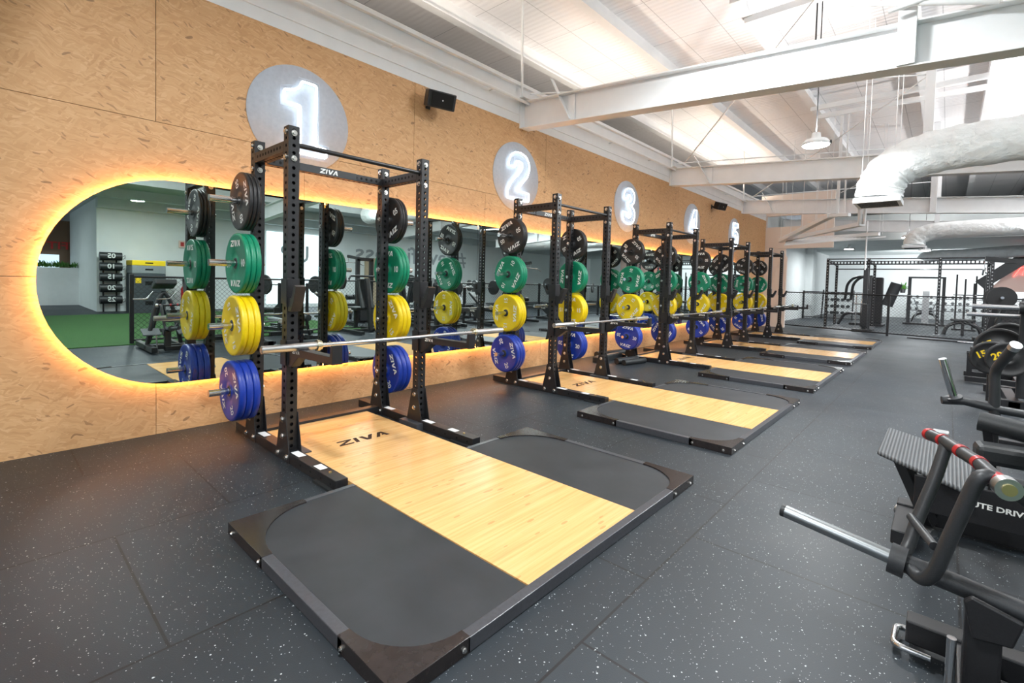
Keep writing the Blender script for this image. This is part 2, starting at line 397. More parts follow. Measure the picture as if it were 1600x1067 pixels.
# OSB wall: staggered 2.4 x 1.22 m boards over a dark backing; the right end stops at y = 17.5
wl = MB().mat(1).box((-.16, -6.9, 0), (-.013, 17.5, 3.48)).mat(0)
rows = [(0.0, 1.218, .918), (1.222, 2.423, 2.07), (2.427, 3.484, .918)]
for z0, z1, ph in rows:
    y = ph-2.4*4
    while y < 17.5:
        y0, y1 = max(y+.002, -6.9), min(y+2.398, 17.5)
        if y1 > y0: wl.box((-.014, y0, z0), (0, y1, z1))
        y += 2.4
struct(wl, 'wall_left', [MT['osb'], MT['seam']])
struct(MB().box((-.16, -6.9, 3.484), (.0, 17.5, 4.0)).box((-.2, -6.9, 3.98), (.05, 17.5, 4.03)).box((-.002, -6.9, 3.60), (.012, 17.5, 3.615)), 'trim_1', MT['white'], .004)
struct(MB().box((-5.1, -7, 0), (-5, 34, 5.25)), 'wall_outer', MT['wwall'])
# end of the partition: cream return wall, its pink light put into the colour, high opening
rw = MB().box((-.16, 17.5, 0), (.62, 17.62, 2.55)).box((.62, 17.5, 0), (.66, 17.62, 2.30)).box((-.16, 17.5, 2.56), (1.9, 17.62, 3.26)).box((-.16, 17.5, 3.62), (1.9, 17.62, 4.3)).box((1.02, 17.5, 3.26), (1.9, 17.62, 3.62)).box((-.16, 17.5, 3.26), (.02, 17.62, 3.62))
struct(rw, 'wall_return', MT['cream'])
struct(MB().box((-.3, 17.62, 0), (-.15, 30, 3.9)).box((-.15, 24.6, 0), (.12, 25.2, 3.9)), 'wall_corridor', MT['wwall'])
struct(MB().box((-.3, 30, 0), (15, 30.15, 5.2)), 'wall_far', MT['wwall'])
struct(MB().box((-.2, 21.0, 3.05), (15, 29.9, 3.15)).box((-.2, 20.9, 3.02), (15, 21.05, 3.9)), 'trim_2', MT['greyceil'])
struct(MB().box((-5, -7.1, 3.6), (16, -7, 5.2)).box((-5, -7.1, 0), (.9, -7, 3.6)).box((10.1, -7.1, 0), (16, -7, 3.6)), 'wall_front', MT['wwall'])
wf = MB()
for i in range(7): wf.box((.9+i*1.52, -7.08, 0), (.98+i*1.52, -7.0, 3.6))
wf.box((.9, -7.08, 0), (10.1, -7.0, .1)).box((.9, -7.08, 2.5), (10.1, -7.0, 2.58))
struct(wf, 'window_1', MT['dark'])
# roof sheeting and steel
struct(MB().box((-5, -7, 5.2), (10.2, 34, 5.25)), 'ceiling', MT['roof'])
for k, x in enumerate((-4.1, -2.5, -.87, .75, 2.33, 4.04, 4.95, 6.5, 8.1, 9.7)):
    mb = MB().box((x-.035, -7, 4.98), (x+.035, 30, 5.2)).box((x-.035, -7, 4.96), (x+.10, 30, 4.98))
    struct(mb, 'trim_%d' % (3+k), MT['white'])
BEAM_Y = (-4.6, .3, 5.2, 10.1, 15.0, 19.9)
def zb(x): return 3.43-.072*x        # underside of the beams
for k, y in enumerate(BEAM_Y):
    x0, x1 = .02, 10.1
    mb = MB()
    mb.prism([(x0, zb(x0)), (x1, zb(x1)), (x1, zb(x1)+.34), (x0, zb(x0)+.36)], y-.012, y+.012)
    mb.prism([(x0, zb(x0)-.012), (x1, zb(x1)-.012), (x1, zb(x1)+.002), (x0, zb(x0)+.002)], y-.09, y+.09)
    mb.prism([(x0, zb(x0)+.35), (x1, zb(x1)+.33), (x1, zb(x1)+.345), (x0, zb(x0)+.365)], y-.09, y+.09)
    mb.box((x0-.02, y-.1, zb(x0)-.01), (x0+.0, y+.1, zb(x0)+.37))
    mb.box((x0-.08, y-.2, zb(x0)+.362), (x0+.14, y+.1, zb(x0)+.375))
    mb.cyl((.06, y-.12, 3.8), (.02, y-.12, 5.2), .018, 8)
    mb.beam((.84, y-.05, zb(.84)+.02), (.52, y-.05, 3.98), .07, .012)
    mb.beam((.84, y-.03, zb(.84)+.02), (.84, y-.03, zb(.84)+.34), .10, .012)
    mb.beam((4.22, y-.06, zb(4.2)), (4.22, y-.06, 5.2), .12, .09)
    mb.beam((7.8, y-.06, zb(7.8)), (7.8, y-.06, 5.2), .12, .09)
    struct(mb, 'trim_%d' % (13+k), MT['white'], .003)
# cross bracing, bridging and pipes
mb = MB()
for y0 in (5.2, 10.1, 15.0):
    mb.cyl((.1, y0, 3.9), (4.2, y0+4.9, 4.7), .012, 6).cyl((4.2, y0, 4.7), (.3, y0+4.9, 3.9), .012, 6)
    for y in (y0+1.3, y0+1.9): mb.beam((2.33, y, 4.93), (6.6, y, 4.93), .07, .09)
mb.cyl((3.7, 5.0, 3.75), (4.75, 5.05, 3.42), .022, 8).cyl((4.1, 5.0, 3.55), (4.8, 5.05, 3.62), .018, 8)
struct(mb, 'trim_19', MT['white'])
pp = MB().cyl((.10, -6.9, 3.76), (.10, 17.4, 3.76), .022, 10)
for k in range(16): pp.cyl((.0, -6+k*1.5, 3.76), (.10, -6+k*1.5, 3.76), .01, 6)
tag(pp.build('conduit_pipe', MT['white']), 'long white conduit pipe running along the top of the wooden wall', 'pipe')
# room on the right-hand side (visible in the mirror)
struct(MB().box((15, 2.42, 0), (15.15, 30, 4.3)).box((15.15, 2.42, 0), (21.5, 2.56, 4.3)), 'wall_right', MT['wwall'])
struct(MB().box((10.1, -7, 3.5), (26, 34, 3.6)).box((10.0, -7, 3.35), (10.2, 34, 5.2)).box((12.2, -7, 3.25), (12.45, 30, 3.5)).box((14.6, 2.4, 3.2), (15, 30, 3.5)), 'trim_20', MT['greyceil'])
struct(MB().box((26, -7, 0), (26.15, 3, 4.3)), 'wall_back_right', MT['brown'])
for k, y in enumerate((7.4,)):
    o = struct(MB().box((14.96, y, .15), (14.99, y+2.2, 2.95)), 'window_%d' % (2+k), MT['glass'])
struct(MB().box((14.93, 11.6, 0), (14.99, 12.5, 2.15)), 'door_1', MT['door'])

# ================================================================== MIRROR
def stadium(y0, y1, z0, z1, n=24):
    r = (z1-z0)/2; zc = (z0+z1)/2; pts = []
    for k in range(n+1): t = -PI/2+PI*k/n; pts.append((y1-r+r*math.cos(t), zc+r*math.sin(t)))
    for k in range(n+1): t = PI/2+PI*k/n; pts.append((y0+r+r*math.cos(t), zc+r*math.sin(t)))
    return pts
MY0, MY1, MZ0, MZ1 = .25, 15.05, .395, 1.985
mir = thing('wall_mirror', 'very long pill-shaped mirror with warm glowing edge on the wooden wall', 'mirror', (0, 7.6, 1.19))
r_ = (MZ1-MZ0)/2; zc = 0.0
cuts = [MY0]+[2.254+2.056*k for k in range(7)]
cuts = [q for q in cuts if q < MY1-.5]+[MY1]
gl = MB()
for i in range(len(cuts)-1):
    y0, y1 = cuts[i]-7.6+(.0025 if i else 0), cuts[i+1]-7.6-(.0025 if i < len(cuts)-2 else 0)
    L, Rr = MY0-7.6, MY1-7.6
    poly = []
    if i == 0:
        poly = [(y1, -r_), (y1, r_)]+[(L+r_+r_*math.cos(PI/2+PI*k/32), r_*math.sin(PI/2+PI*k/32)) for k in range(33)]
    elif i == len(cuts)-2:
        poly = [(y0, r_), (y0, -r_)]+[(Rr-r_+r_*math.cos(-PI/2+PI*k/32), r_*math.sin(-PI/2+PI*k/32)) for k in range(33)]
    else: poly = [(y0, -r_), (y1, -r_), (y1, r_), (y0, r_)]
    gl.prism(poly, .038, .043, 'yz')
gl.build('glass', MT['mirror'], mir)
bk = MB().prism([(p[0]-7.6, p[1]-1.19) for p in stadium(MY0+.05, MY1-.05, MZ0+.05, MZ1-.05)], .001, .037, 'yz')
bk.build('backing_board', MT['hole'], mir)
sp = [(.026, p[0]-7.6, p[1]-1.19) for p in stadium(MY0+.010, MY1-.010, MZ0+.010, MZ1-.010)]
MB().tube(sp+[sp[0]], .007, 6, caps=False).build('led_strip', MT['led'], mir)

# ================================================================== NEON NUMBERS
NUM = {
 1: [[(-.02, -.22), (-.10, -.22), (-.10, -.30), (.20, -.30), (.20, -.22), (.11, -.22), (.11, .31), (-.01, .31), (-.03, .25), (-.08, .215), (-.15, .20), (-.15, .10), (-.02, .10), (-.02, -.22)]],
 2: [[(-.16, .11), (-.16, .16), (-.13, .25), (-.06, .30), (.02, .31), (.11, .28), (.16, .21), (.17, .12), (.14, .02), (.04, -.10), (-.03, -.19), (.17, -.19), (.17, -.30), (-.17, -.30), (-.17, -.21), (-.12, -.10), (.02, .06), (.06, .13), (.05, .18), (0, .20), (-.05, .18), (-.06, .11), (-.16, .11)]],
 3: [[(-.15, .12), (-.15, .18), (-.11, .27), (-.03, .31), (.06, .31), (.13, .26), (.16, .18), (.14, .08), (.07, .02), (.15, -.04), (.18, -.13), (.15, -.24), (.07, -.30), (-.04, -.31), (-.13, -.27), (-.17, -.18), (-.17, -.11), (-.06, -.11), (-.05, -.17), (0, -.20), (.05, -.18), (.07, -.12), (.05, -.06), (-.02, -.03), (-.02, .06), (.04, .09), (.05, .15), (.02, .20), (-.02, .20), (-.05, .17), (-.05, .12), (-.15, .12)]],
 4: [[(.02, -.31), (.12, -.31), (.12, -.17), (.18, -.17), (.18, -.08), (.12, -.08), (.12, .31), (.0, .31), (-.18, -.08), (-.18, -.17), (.02, -.17), (.02, -.31)], [(.02, -.08), (-.07, -.08), (.02, .12), (.02, -.08)]],
 5: [[(-.15, .31), (.15, .31), (.15, .20), (-.05, .20), (-.06, .09), (.03, .10), (.11, .07), (.17, 0), (.18, -.12), (.14, -.24), (.05, -.30), (-.05, -.31), (-.13, -.26), (-.17, -.16), (-.06, -.16), (-.03, -.20), (.03, -.20), (.07, -.15), (.07, -.06), (.03, -.01), (-.02, 0), (-.07, -.03), (-.16, -.03), (-.15, .31)]],
}
YL = 1.4315; SP = 2.996; RW = 1.102; XF = 1.211; XB = .62; H = 2.277
side_word = {1: 'nearest to the camera', 2: 'second from the camera', 3: 'middle of the five', 4: 'second from the far end', 5: 'furthest along the wall'}
for n_ in NUM: NUM[n_] = [[(u*(1.15 if n_ == 1 else 1.32), v*1.08) for u, v in p_] for p_ in NUM[n_]]
for n in range(1, 6):
    yc = (2.03, 5.07, 8.21, 11.33, 14.35)[n-1]; zc = 2.735
    t = thing('neon_sign', 'white round wall sign with glowing neon number %d, %s' % (n, side_word[n]), 'neon sign', (0, yc, zc), 0, None)
    MB().lathe([(0.001, .001), (.475, .001), (.475, .010), (.001, .010)], 'x', 64).build('disc', MT['disc'], t)
    nt = MB(); ac = MB()
    for path in NUM[n]:
        pts = [(.045, u, v) for u, v in path]
        nt.tube(pts, .0105, 8, bend=.022)
        cx_ = sum(p[0] for p in path)/len(path); 
    # clear backing outline: a thin raised edge around the number
    out = NUM[n][0]; ol = []
    for i in range(len(out)-1):
        p0 = Vector(out[i-1] if i else out[-2]); p1 = Vector(out[i]); p2 = Vector(out[i+1])
        d1 = (p1-p0).normalized(); d2 = (p2-p1).normalized(); nn = Vector((d1.y, -d1.x))+Vector((d2.y, -d2.x))
        if nn.length < .01: continue
        ol.append(p1+nn.normalized()*(.045))
    area_ = sum(out[i][0]*out[i+1][1]-out[i+1][0]*out[i][1] for i in range(len(out)-1))
    if area_ < 0: ol = [Vector((2*out[0][0]-0, 0)) for _ in []] or [p for p in ol]
    ac.tube([(.030, p.x, p.y) for p in ol]+[(.030, ol[0].x, ol[0].y)], .0022, 5, caps=False)
    for (u, v) in ((-.1, .25), (.1, -.25)): ac.cyl((.01, u, v), (.04, u, v), .006, 8)
    nt.build('neon_tube', MT['neon'], t); ac.build('acrylic_backing', MT['acry'], t)

# ================================================================== RACKS
def holed_tube(mb, x0, y0, w_, z0, z1, pitch=.05, hr=.0125, thick=.004):
    # square upright whose four faces have real round holes
    n = int((z1-z0)/pitch); off = (z1-z0-n*pitch)/2; hw = w_/2; N = 12
    for (ax, sg) in (('x', 1), ('x', -1), ('y', 1), ('y', -1)):
        for layer in (0, 1):
            pos = sg*(hw-layer*thick)
            def P(u, z): return (x0+pos, y0+u, z) if ax == 'x' else (x0+u, y0+pos, z)
            for i in range(n):
                zc_ = z0+off+(i+.5)*pitch; za, zb_ = zc_-pitch/2, zc_+pitch/2
                vs = [P(hr*math.cos(2*PI*(k+.5)/N), zc_+hr*math.sin(2*PI*(k+.5)/N)) for k in range(N)]
                # outer boundary points on the cell rectangle, in the same angular order
                for k in range(N):
                    t = 2*PI*(k+.5)/N; cx, cz = math.cos(t), math.sin(t)
                    sc_ = min(hw/abs(cx) if abs(cx) > 1e-6 else 9, (pitch/2)/abs(cz) if abs(cz) > 1e-6 else 9)
                    vs.append(P(cx*sc_, zc_+cz*sc_))
                fs = [(k, (k+1) % N, N+(k+1) % N, N+k) for k in range(N)]
                # corners
                mb.add(vs, fs)
                for (cu, cz) in ((hw, zb_), (-hw, zb_), (-hw, za), (hw, za)):
                    best = sorted(range(N), key=lambda k: (Vector(vs[N+k])-Vector(P(cu, cz))).length)[:2]
                    mb.add([vs[N+best[0]], P(cu, cz), vs[N+best[1]]], [(0, 1, 2)])
            for (a_, b_) in ((z0, z0+off), (z1-off, z1)):
                if b_-a_ > .0005: mb.add([P(-hw, a_), P(hw, a_), P(hw, b_), P(-hw, b_)], [(0, 1, 2, 3)])
    mb.box((x0-hw, y0-hw, z1-.002), (x0+hw, y0+hw, z1+.002))
_bm = {}
def bolt(par, p, ax, r=.016, h=.014):
    # one hexagon bolt on its washer, along the +z axis of its own mesh
    key = (r, h)
    if key not in _bm:
        o = MB().cyl((0, 0, 0), (0, 0, .004), r*1.25, 16).cyl((0, 0, .004), (0, 0, h), r*.85, 6, r2=r*.8).build('bolt', MT['zinc'], par); _bm[key] = o
    else:
        o = _bm[key].copy(); C.objects.link(o); o.parent = par
    o.location = p; o.rotation_euler = Vector(ax).to_track_quat('Z', 'Y').to_euler()
def holed_beam(mb, p, q, axis, w_=.075, h_=.075, pitch=.05):
    # crossmember with dark round holes set in its sides
    p = Vector(p); q = Vector(q); mb.mat(0).beam(p, q, w_, h_)
    d = (q-p); L = d.length; d.normalize(); n = int((L-.06)/pitch)
    side = Vector((0, 1, 0)) if abs(d.x) > .5 else Vector((1, 0, 0))
    for i in range(n):
        c_ = p+d*(L/2+(i-(n-1)/2)*pitch)
        mb.mat(1)
        for s_ in (-1, 1): mb.cyl(c_+side*s_*(w_/2-.002), c_+side*s_*(w_/2+.0008), .0115, 12)
        mb.cyl(c_+Vector((0, 0, -h_/2+.002)), c_+Vector((0, 0, -h_/2-.0008)), .0115, 12)
    mb.mat(0)
def rack_proto():
    t = thing('power_rack', '', 'squat rack', (0, YL, 0))
    BK = [MT['black'], MT['hole']]
    up = MB(); holed_tube(up, 0, 0, .075, .07, H)
    up_o = None
    for (x, y) in ((XB, 0), (XF, 0), (XB, RW), (XF, RW)):
        if up_o is None: up_o = up.build('upright', BK, t); o = up_o
        else: o = up_o.copy(); C.objects.link(o); o.parent = t
        o.location = (x, y, 0)
    zt = 2.148
    for y in (0, RW):
        m = MB(); holed_beam(m, (XB+.038, y, zt), (XF-.038, y, zt), 'x'); m.build('side_crossmember', BK, t, .004)
    m = MB(); holed_beam(m, (XB, .038, zt), (XB, RW-.038, zt), 'y', .075, .06)
    rc = m.build('rear_crossmember', BK, t, .004)
    m = MB().box((XB+.0385, .30, zt-.03), (XB+.0415, .80, zt+.03)).mat(1)
    ziva(m, .038, basis((XB+.0425, .55, zt), (0, 1, 0), (0, 0, 1)))
    m.build('name_plate', [MT['dark'], MT['print']], rc)
    MB().cyl((XF, .038, 2.165), (XF, RW-.038, 2.165), .0165, 16).build('pull_up_bar', MT['black'], t)
    for y in (0, RW):
        f = MB().box((.30, y-.04, 0), (1.942, y+.04, .07)); f.mat(1)
        for x in (1.48, 1.62, 1.76, 1.88):
            f.cyl((x, y-.0395, .036), (x, y-.0408, .036), .009, 10); f.cyl((x, y+.0395, .036), (x, y+.0408, .036), .009, 10)
        fo = f.build('base_foot', BK, t, .003)
        for x0_, x1_ in ((1.30, 1.42), (1.63, 1.72), (.72, .84)): MB().box((x0_, y-.025, .0702), (x1_, y+.025, .0712)).build('sticker', MT['sticker'], fo)
        MB().cyl((1.80, y, .070), (1.80, y, .078), .009, 10).build('brass_screw', MT['brass'], fo)
        si = 1 if y == 0 else -1
        ya, yb = sorted((y+si*.040, y+si*.105))
        MB().box((XF-.13, ya, .0), (XF+.12, yb, .058)).build('base_plate', MT['rail'], t)
        MB().box((1.70, y-.065, 0), (1.985, y+.038 if si > 0 else y+.065, .014)).build('foot_mat', MT['vinyl'], t)
    MB().box((XB-.04, .04, 0), (XB+.04, RW-.04, .07)).build('rear_foot', MT['black'], t, .003)
    # trapezoidal gusset plates on both faces of every upright
    bo = t
    for x in (XB, XF):
        for y in (0, RW):
            g = MB()
            for s_ in (-1, 1):
                g.prism([(x-.105, .0), (x+.105, .0), (x+.105, .055), (x+.040, .33), (x-.040, .33), (x-.105, .055)], y+s_*.0385, y+s_*.0445)
                for (dx, z) in ((-.07, .04), (.07, .04), (0, .17), (0, .285)): bolt(bo, (x+dx, y+s_*.0445, z), (0, s_, 0))
            g.build('gusset', MT['black'], t, .002)
    for x in (XB, XF):
        for y in (0, RW):
            for s_ in (-1, 1):
                for z in (H-.035, H-.205):
                    bolt(bo, (x, y+s_*.038, z), (0, s_, 0)); 
            for s_ in (-1, 1):
                for z in (H-.045, H-.215): bolt(bo, (x+s_*.038, y, z), (s_, 0, 0))
    for z in PEGZ:
        bolt(bo, (XB, .0385, z), (0, 1, 0)); bolt(bo, (XB, RW-.0385, z), (0, -1, 0))
    # plate pegs
    for z in PEGZ:
        for s_, y in ((-1, -.0385), (1, RW+.0385)):
            MB().cyl((XB, y, z), (XB, y+s_*.29, z), .0245, 20).cyl((XB, y, z), (XB, y+s_*.008, z), .045, 20).build('storage_peg', MT['chrome'], t)
    # J-cups and spotter arms on the front uprights
    for y, s_ in ((0, 1), (RW, -1)):
        j = MB().box((XF+.038, y-.045, 1.06), (XF+.046, y+.045, 1.25)).box((XF-.045, y-.046, 1.08), (XF+.046, y-.038, 1.25)).box((XF-.045, y+.038, 1.08), (XF+.046, y+.046, 1.25))
        j.prism([(XF+.046, 1.03), (XF+.09, 1.03), (XF+.13, 1.10), (XF+.165, 1.20), (XF+.135, 1.21), (XF+.09, 1.12), (XF+.046, 1.12)], y-.035, y+.035)
        j.build('j_cup', MT['black'], t, .002)
        arm = MB().prism([(XF+.046, .655), (XF+.09, .655), (XF+.20, .735), (1.87, .745), (1.87, .86), (1.845, .86), (1.835, .79), (XF+.046, .785)], y-.032, y+.032)
        arm.box((XF-.046, y-.046, .66), (XF+.05, y-.038, .83)).box((XF-.046, y+.038, .66), (XF+.05, y+.046, .83)).box((XF+.038, y-.046, .66), (XF+.05, y+.046, .83))
        ao = arm.build('spotter_arm', MT['black'], t, .002)
        lt = MB(); ziva(lt, .025, basis((XF+.17, y-.0328, .765), (1, 0, 0), (0, 0, 1))); ziva(lt, .025, basis((XF+.17, y+.0328, .765), (-1, 0, 0), (0, 0, 1)))
        lt.build('arm_lettering', MT['print'], ao)
    return t
PEGZ = (1.815, 1.352, .888, .40)
rack0 = rack_proto()
rl = {1: 'the wall mirror under neon number 1, nearest the camera', 2: 'the wall under neon number 2', 3: 'the wall under neon number 3', 4: 'the wall under neon number 4', 5: 'the wall under neon number 5, last of the row'}
def full(o):
    d = {}
    def rec(x):
        d[x.name] = kids(x)
        for k_ in d[x.name]: rec(k_)
    rec(o); return d
tree = full(rack0)
for n in range(1, 6):
    o = rack0 if n == 1 else copy_tree(rack0, None, tree)
    o.location = (0, YL+(n-1)*SP, 0)
    o['label'] = 'black steel squat rack standing at '+rl[n]; o['category'] = 'squat rack'; o['group'] = 'power racks along the wooden wall'

# ------------------------------------------------------------------ bumper plates
PL = {'black': ('bump', '05', 'black', .028, 1.815, .215), 'green': ('green', '10', 'green', .036, 1.352, .225), 'yellow': ('yellow', '15', 'yellow', .044, .888, .225), 'blue': ('blue', '20', 'blue', .049, .40, .225)}
def plate_proto(key):
    mk, num, cn, th, z, R = PL[key]; h = th/2-.0012
    body = MB()
    prof = [(.0255, -h+.001), (.048, -h+.001), (.052, -h+.004), (.085, -h+.004), (.090, -h+.001), (R-.035, -h+.0035), (R-.022, -h), (R-.006, -h), (R, -h+.006)]
    prof = prof+[(r, -y) for r, y in reversed(prof)]
    body.lathe(prof, 'y', 56, close=True)
    o = body.build('bumper_plate', MT[mk])
    MB().lathe([(.0252, -h-.0005), (.040, -h-.0005), (.043, -h+.001), (.043, h-.001), (.040, h+.0005), (.0252, h+.0005)], 'y', 32, close=True).build('steel_hub', MT['dark'] if key != 'black' else MT['bump'], o)
    lt = MB()
    for s_ in (-1, 1):
        y = s_*(h-.0004+.0006); ux = Vector((1, 0, 0))*(-s_)*1.0
        ux = Vector((1 if s_ < 0 else -1, 0, 0)); rad = R*.66
        for ang, what in ((PI/2, 'Z'), (-PI/2, 'Z'), (0, 'N'), (PI, 'N')):
            # face frame: u right, v up as seen from outside
            def fr(cu, cv, rot):
                o_ = ux*cu+Vector((0, y, cv)); c_, sn = math.cos(rot), math.sin(rot)
                return basis(o_, ux*c_+Vector((0, 0, 1))*sn, ux*(-sn)+Vector((0, 0, 1))*c_)
            if what == 'Z': ziva(lt, .047, fr(0, math.sin(ang)*rad, 0 if ang > 0 else PI))
            else: put_text(lt, num, .076, fr(math.cos(ang)*rad, 0, ang), .0015, .92)
    lt.build('lettering', MT['print'], o)
    return o
protos = {k: plate_proto(k) for k in PL}
ptree = {k: full(o) for k, o in protos.items()}
ANG = {(1, 0, 'black'): 1.9, (1, 0, 'green'): 0, (1, 0, 'yellow'): -1.2, (1, 0, 'blue'): -1.15, (1, 1, 'black'): .5, (1, 1, 'green'): 0, (1, 1, 'yellow'): -.9, (1, 1, 'blue'): -1.1,
       (2, 0, 'black'): .45, (2, 0, 'green'): 1.05, (2, 0, 'yellow'): 1.55, (2, 0, 'blue'): -1.25, (2, 1, 'black'): .5, (2, 1, 'green'): 1.5, (2, 1, 'yellow'): 0, (2, 1, 'blue'): -.1,
       (3, 0, 'black'): -.75, (3, 0, 'green'): 1.4, (3, 0, 'yellow'): .9, (3, 0, 'blue'): -.15, (4, 0, 'black'): 0, (4, 0, 'green'): -1.1, (4, 0, 'blue'): -.8}
used = set()
pos_w = {0: ('outermost', 'middle', 'innermost'), 1: ('innermost', 'middle', 'outermost')}
kgw = {'black': '05', 'green': '10', 'yellow': '15', 'blue': '20'}
rn = {1: 'nearest rack, below neon 1', 2: 'second rack, below neon 2', 3: 'third rack, below neon 3', 4: 'fourth rack, below neon 4', 5: 'last rack, below neon 5'}
for n in range(1, 6):
    for sd in (0, 1):
        for key in PL:
            mk, num, cn, th, z, R = PL[key]
            for i in range(3):
                o = protos[key] if key not in used else copy_tree(protos[key], None, ptree[key])
                used.add(key)
                if sd == 0: yy = YL-.0395-.008-th*(i+.5); pw_ = ('innermost', 'middle', 'outermost')[i]
                else: yy = YL+RW+.0395+.008+th*(i+.5); pw_ = ('innermost', 'middle', 'outermost')[i]
                o.location = (XB, YL*0+(n-1)*SP+yy, z)
                ang = ANG.get((n, sd, key), random.uniform(-PI, PI)) if (i == 2 and sd == 0) or (i == 0 and sd == 1) else random.uniform(-PI, PI)
                o.rotation_euler = (0, -ang, 0)
                o['label'] = '%s %s plate, %s on the %s peg of the %s' % (cn, kgw[key], pw_, ('left', 'right')[sd], rn[n])
                o['category'] = 'weight plate'; o['group'] = '%s bumper plates stored on the rack pegs' % cn

# ------------------------------------------------------------------ barbells
bb = thing('barbell', '', 'barbell', (0, 0, 0))
MB().cyl((0, -.74, 0), (0, .74, 0), .0145, 16).build('shaft', MT['chrome'], bb)
for s_ in (-1, 1):
    sl = MB().cyl((0, s_*.735, 0), (0, s_*1.085, 0), .0253, 24).cyl((0, s_*1.085, 0), (0, s_*1.088, 0), .021, 20); so = sl.build('sleeve', MT['steel'], bb)
    MB().cyl((0, s_*.715, 0), (0, s_*.735, 0), .037, 28).cyl((0, s_*.700, 0), (0, s_*.715, 0), .030, 24).build('collar', MT['collar'], so)
btree = full(bb)
bl = {1: 'chrome barbell on the spotter arms of the first rack, below neon 1', 2: 'chrome barbell on the spotter arms of the second rack, below neon 2', 3: 'chrome barbell on the spotter arms of the middle rack, below neon 3', 4: 'chrome barbell on the spotter arms of the fourth rack, below neon 4', 5: 'chrome barbell on the spotter arms of the last rack, below neon 5'}
for n in range(1, 6):
    o = bb if n == 1 else copy_tree(bb, None, btree)
    o.location = (1.42, 2.253+(n-1)*SP, .805); o['label'] = bl[n]; o['category'] = 'barbell'; o['group'] = 'barbells resting on the racks'

# ================================================================== PLATFORMS
XA, XC, YA, PW = 1.997, 3.4015, .804, 2.261
WL, WR = 1.471-.804, 2.371-.804   # wood strip, local y
ZP = .053
def platform_proto():
    t = thing('lifting_platform', '', 'lifting platform', (0, YA, 0))
    rw_ = .045
    d = MB().box((.665, WL+.004, .001), (2.22, WR-.004, ZP-.003)).box((2.223, WL+.004, .001), (XC-rw_, WR-.004, ZP-.003))
    do = d.build('wood_deck', MT['bamboo'], t)
    lg = MB(); ziva(lg, .100, basis((1.315, 1.147, ZP-.0022), (0, 1, 0), (-1, 0, 0)))
    lg.build('deck_lettering', MT['logo'], do)
    for (y0, y1, nm) in ((rw_, WL-.001, 'a'), (WR+.001, PW-rw_, 'b')):
        MB().box((XA+.03, y0, .001), (XC-rw_, y1, ZP-.005)).build('rubber_mat', MT['mat'], t, .002)
    # edge rails
    MB().box((XA+.40, 0, 0), (XC-.30, rw_, ZP)).build('edge_rail', MT['rail'], t, .003)
    MB().box((XA+.40, PW-rw_, 0), (XC-.30, PW, ZP)).build('edge_rail', MT['rail'], t, .003)
    MB().box((XC-rw_, .30, 0), (XC, PW-.30, ZP)).build('edge_rail', MT['rail'], t, .003)
    MB().box((XA, .36, 0), (XA+.035, WL, ZP-.002)).build('edge_rail', MT['rail'], t, .002)
    MB().box((XA, WR, 0), (XA+.035, PW-.36, ZP-.002)).build('edge_rail', MT['rail'], t, .002)
    # corner plates with a concave inner arc
    def corner(cx, cy, sx, sy, lx, ly, nm):
        pts = [(0, 0), (lx, 0), (lx, rw_)]
        for k in range(1, 12):
            u = PI/2*k/12
            pts.append((rw_+(lx-rw_)*(1-math.sin(u)), rw_+(ly-rw_)*(1-math.cos(u))))
        pts += [(rw_, ly), (0, ly)]
        poly = [(cx+sx*u, cy+sy*v) for u, v in pts]
        m = MB().prism(poly, .0, ZP+.003, 'xy'); o = m.build('corner_plate', MT['corner'], t, .0015)
        bz = o
        for u in (.06, lx-.03):
            bolt(bz, (cx+sx*u, cy, .025), (0, -sy, 0), .008, .01)
        for v in (.06, ly-.03):
            bolt(bz, (cx, cy+sy*v, .025), (-sx, 0, 0), .008, .01)
    corner(XA, 0, 1, 1, .42, .37, 'a'); corner(XC, 0, -1, 1, .33, .31, 'b'); corner(XA, PW, 1, -1, .42, .37, 'c'); corner(XC, PW, -1, -1, .33, .31, 'd')
    return t
pf = platform_proto(); pft = full(pf)
pn = {1: 'nearest and largest in view, in front of the first rack', 2: 'second in the row, in front of the second rack', 3: 'third of five, in front of the middle rack', 4: 'fourth of five, in front of the fourth rack', 5: 'last and smallest, by the wire fence'}
for n in range(1, 6):
    o = pf if n == 1 else copy_tree(pf, None, pft)
    o.location = (0, YA+(n-1)*SP, 0); o['label'] = 'wood and rubber lifting platform, '+pn[n]; o['category'] = 'lifting platform'; o['group'] = 'lifting platforms in front of the racks'

# foam rollers and pads lying by the wall between the second and third rack
t = thing('step_rail', 'long black ribbed block on the floor by the wooden wall, left of the padded roller', 'exercise pad', (.42, 6.62, 0))
m = MB().box((-.06, 0, 0), (.06, .75, .09)); m.build('block', MT['vinyl'], t, .01)
MB().box((-.04, .05, .09), (.04, .7, .1)).build('tread', MT['tread'], t)
t = thing('foam_pad', 'black padded roller lying on the floor behind the second rack', 'exercise pad', (.72, 6.75, 0))
MB().cyl((0, 0, .05), (.10, .50, .05), .05, 20).cyl((.13, 0, .045), (.23, .50, .045), .045, 20).build('rollers', MT['vinyl'], t)
t = thing('foam_roller', 'smooth black foam roller on the floor against the wooden wall', 'exercise pad', (.2, 7.0, 0))
MB().cyl((0, 0, .06), (.1, .75, .06), .06, 20).cyl((0, -.002, .06), (.1, .752, .06), .03, 16).build('roller', MT['vinyl'], t)

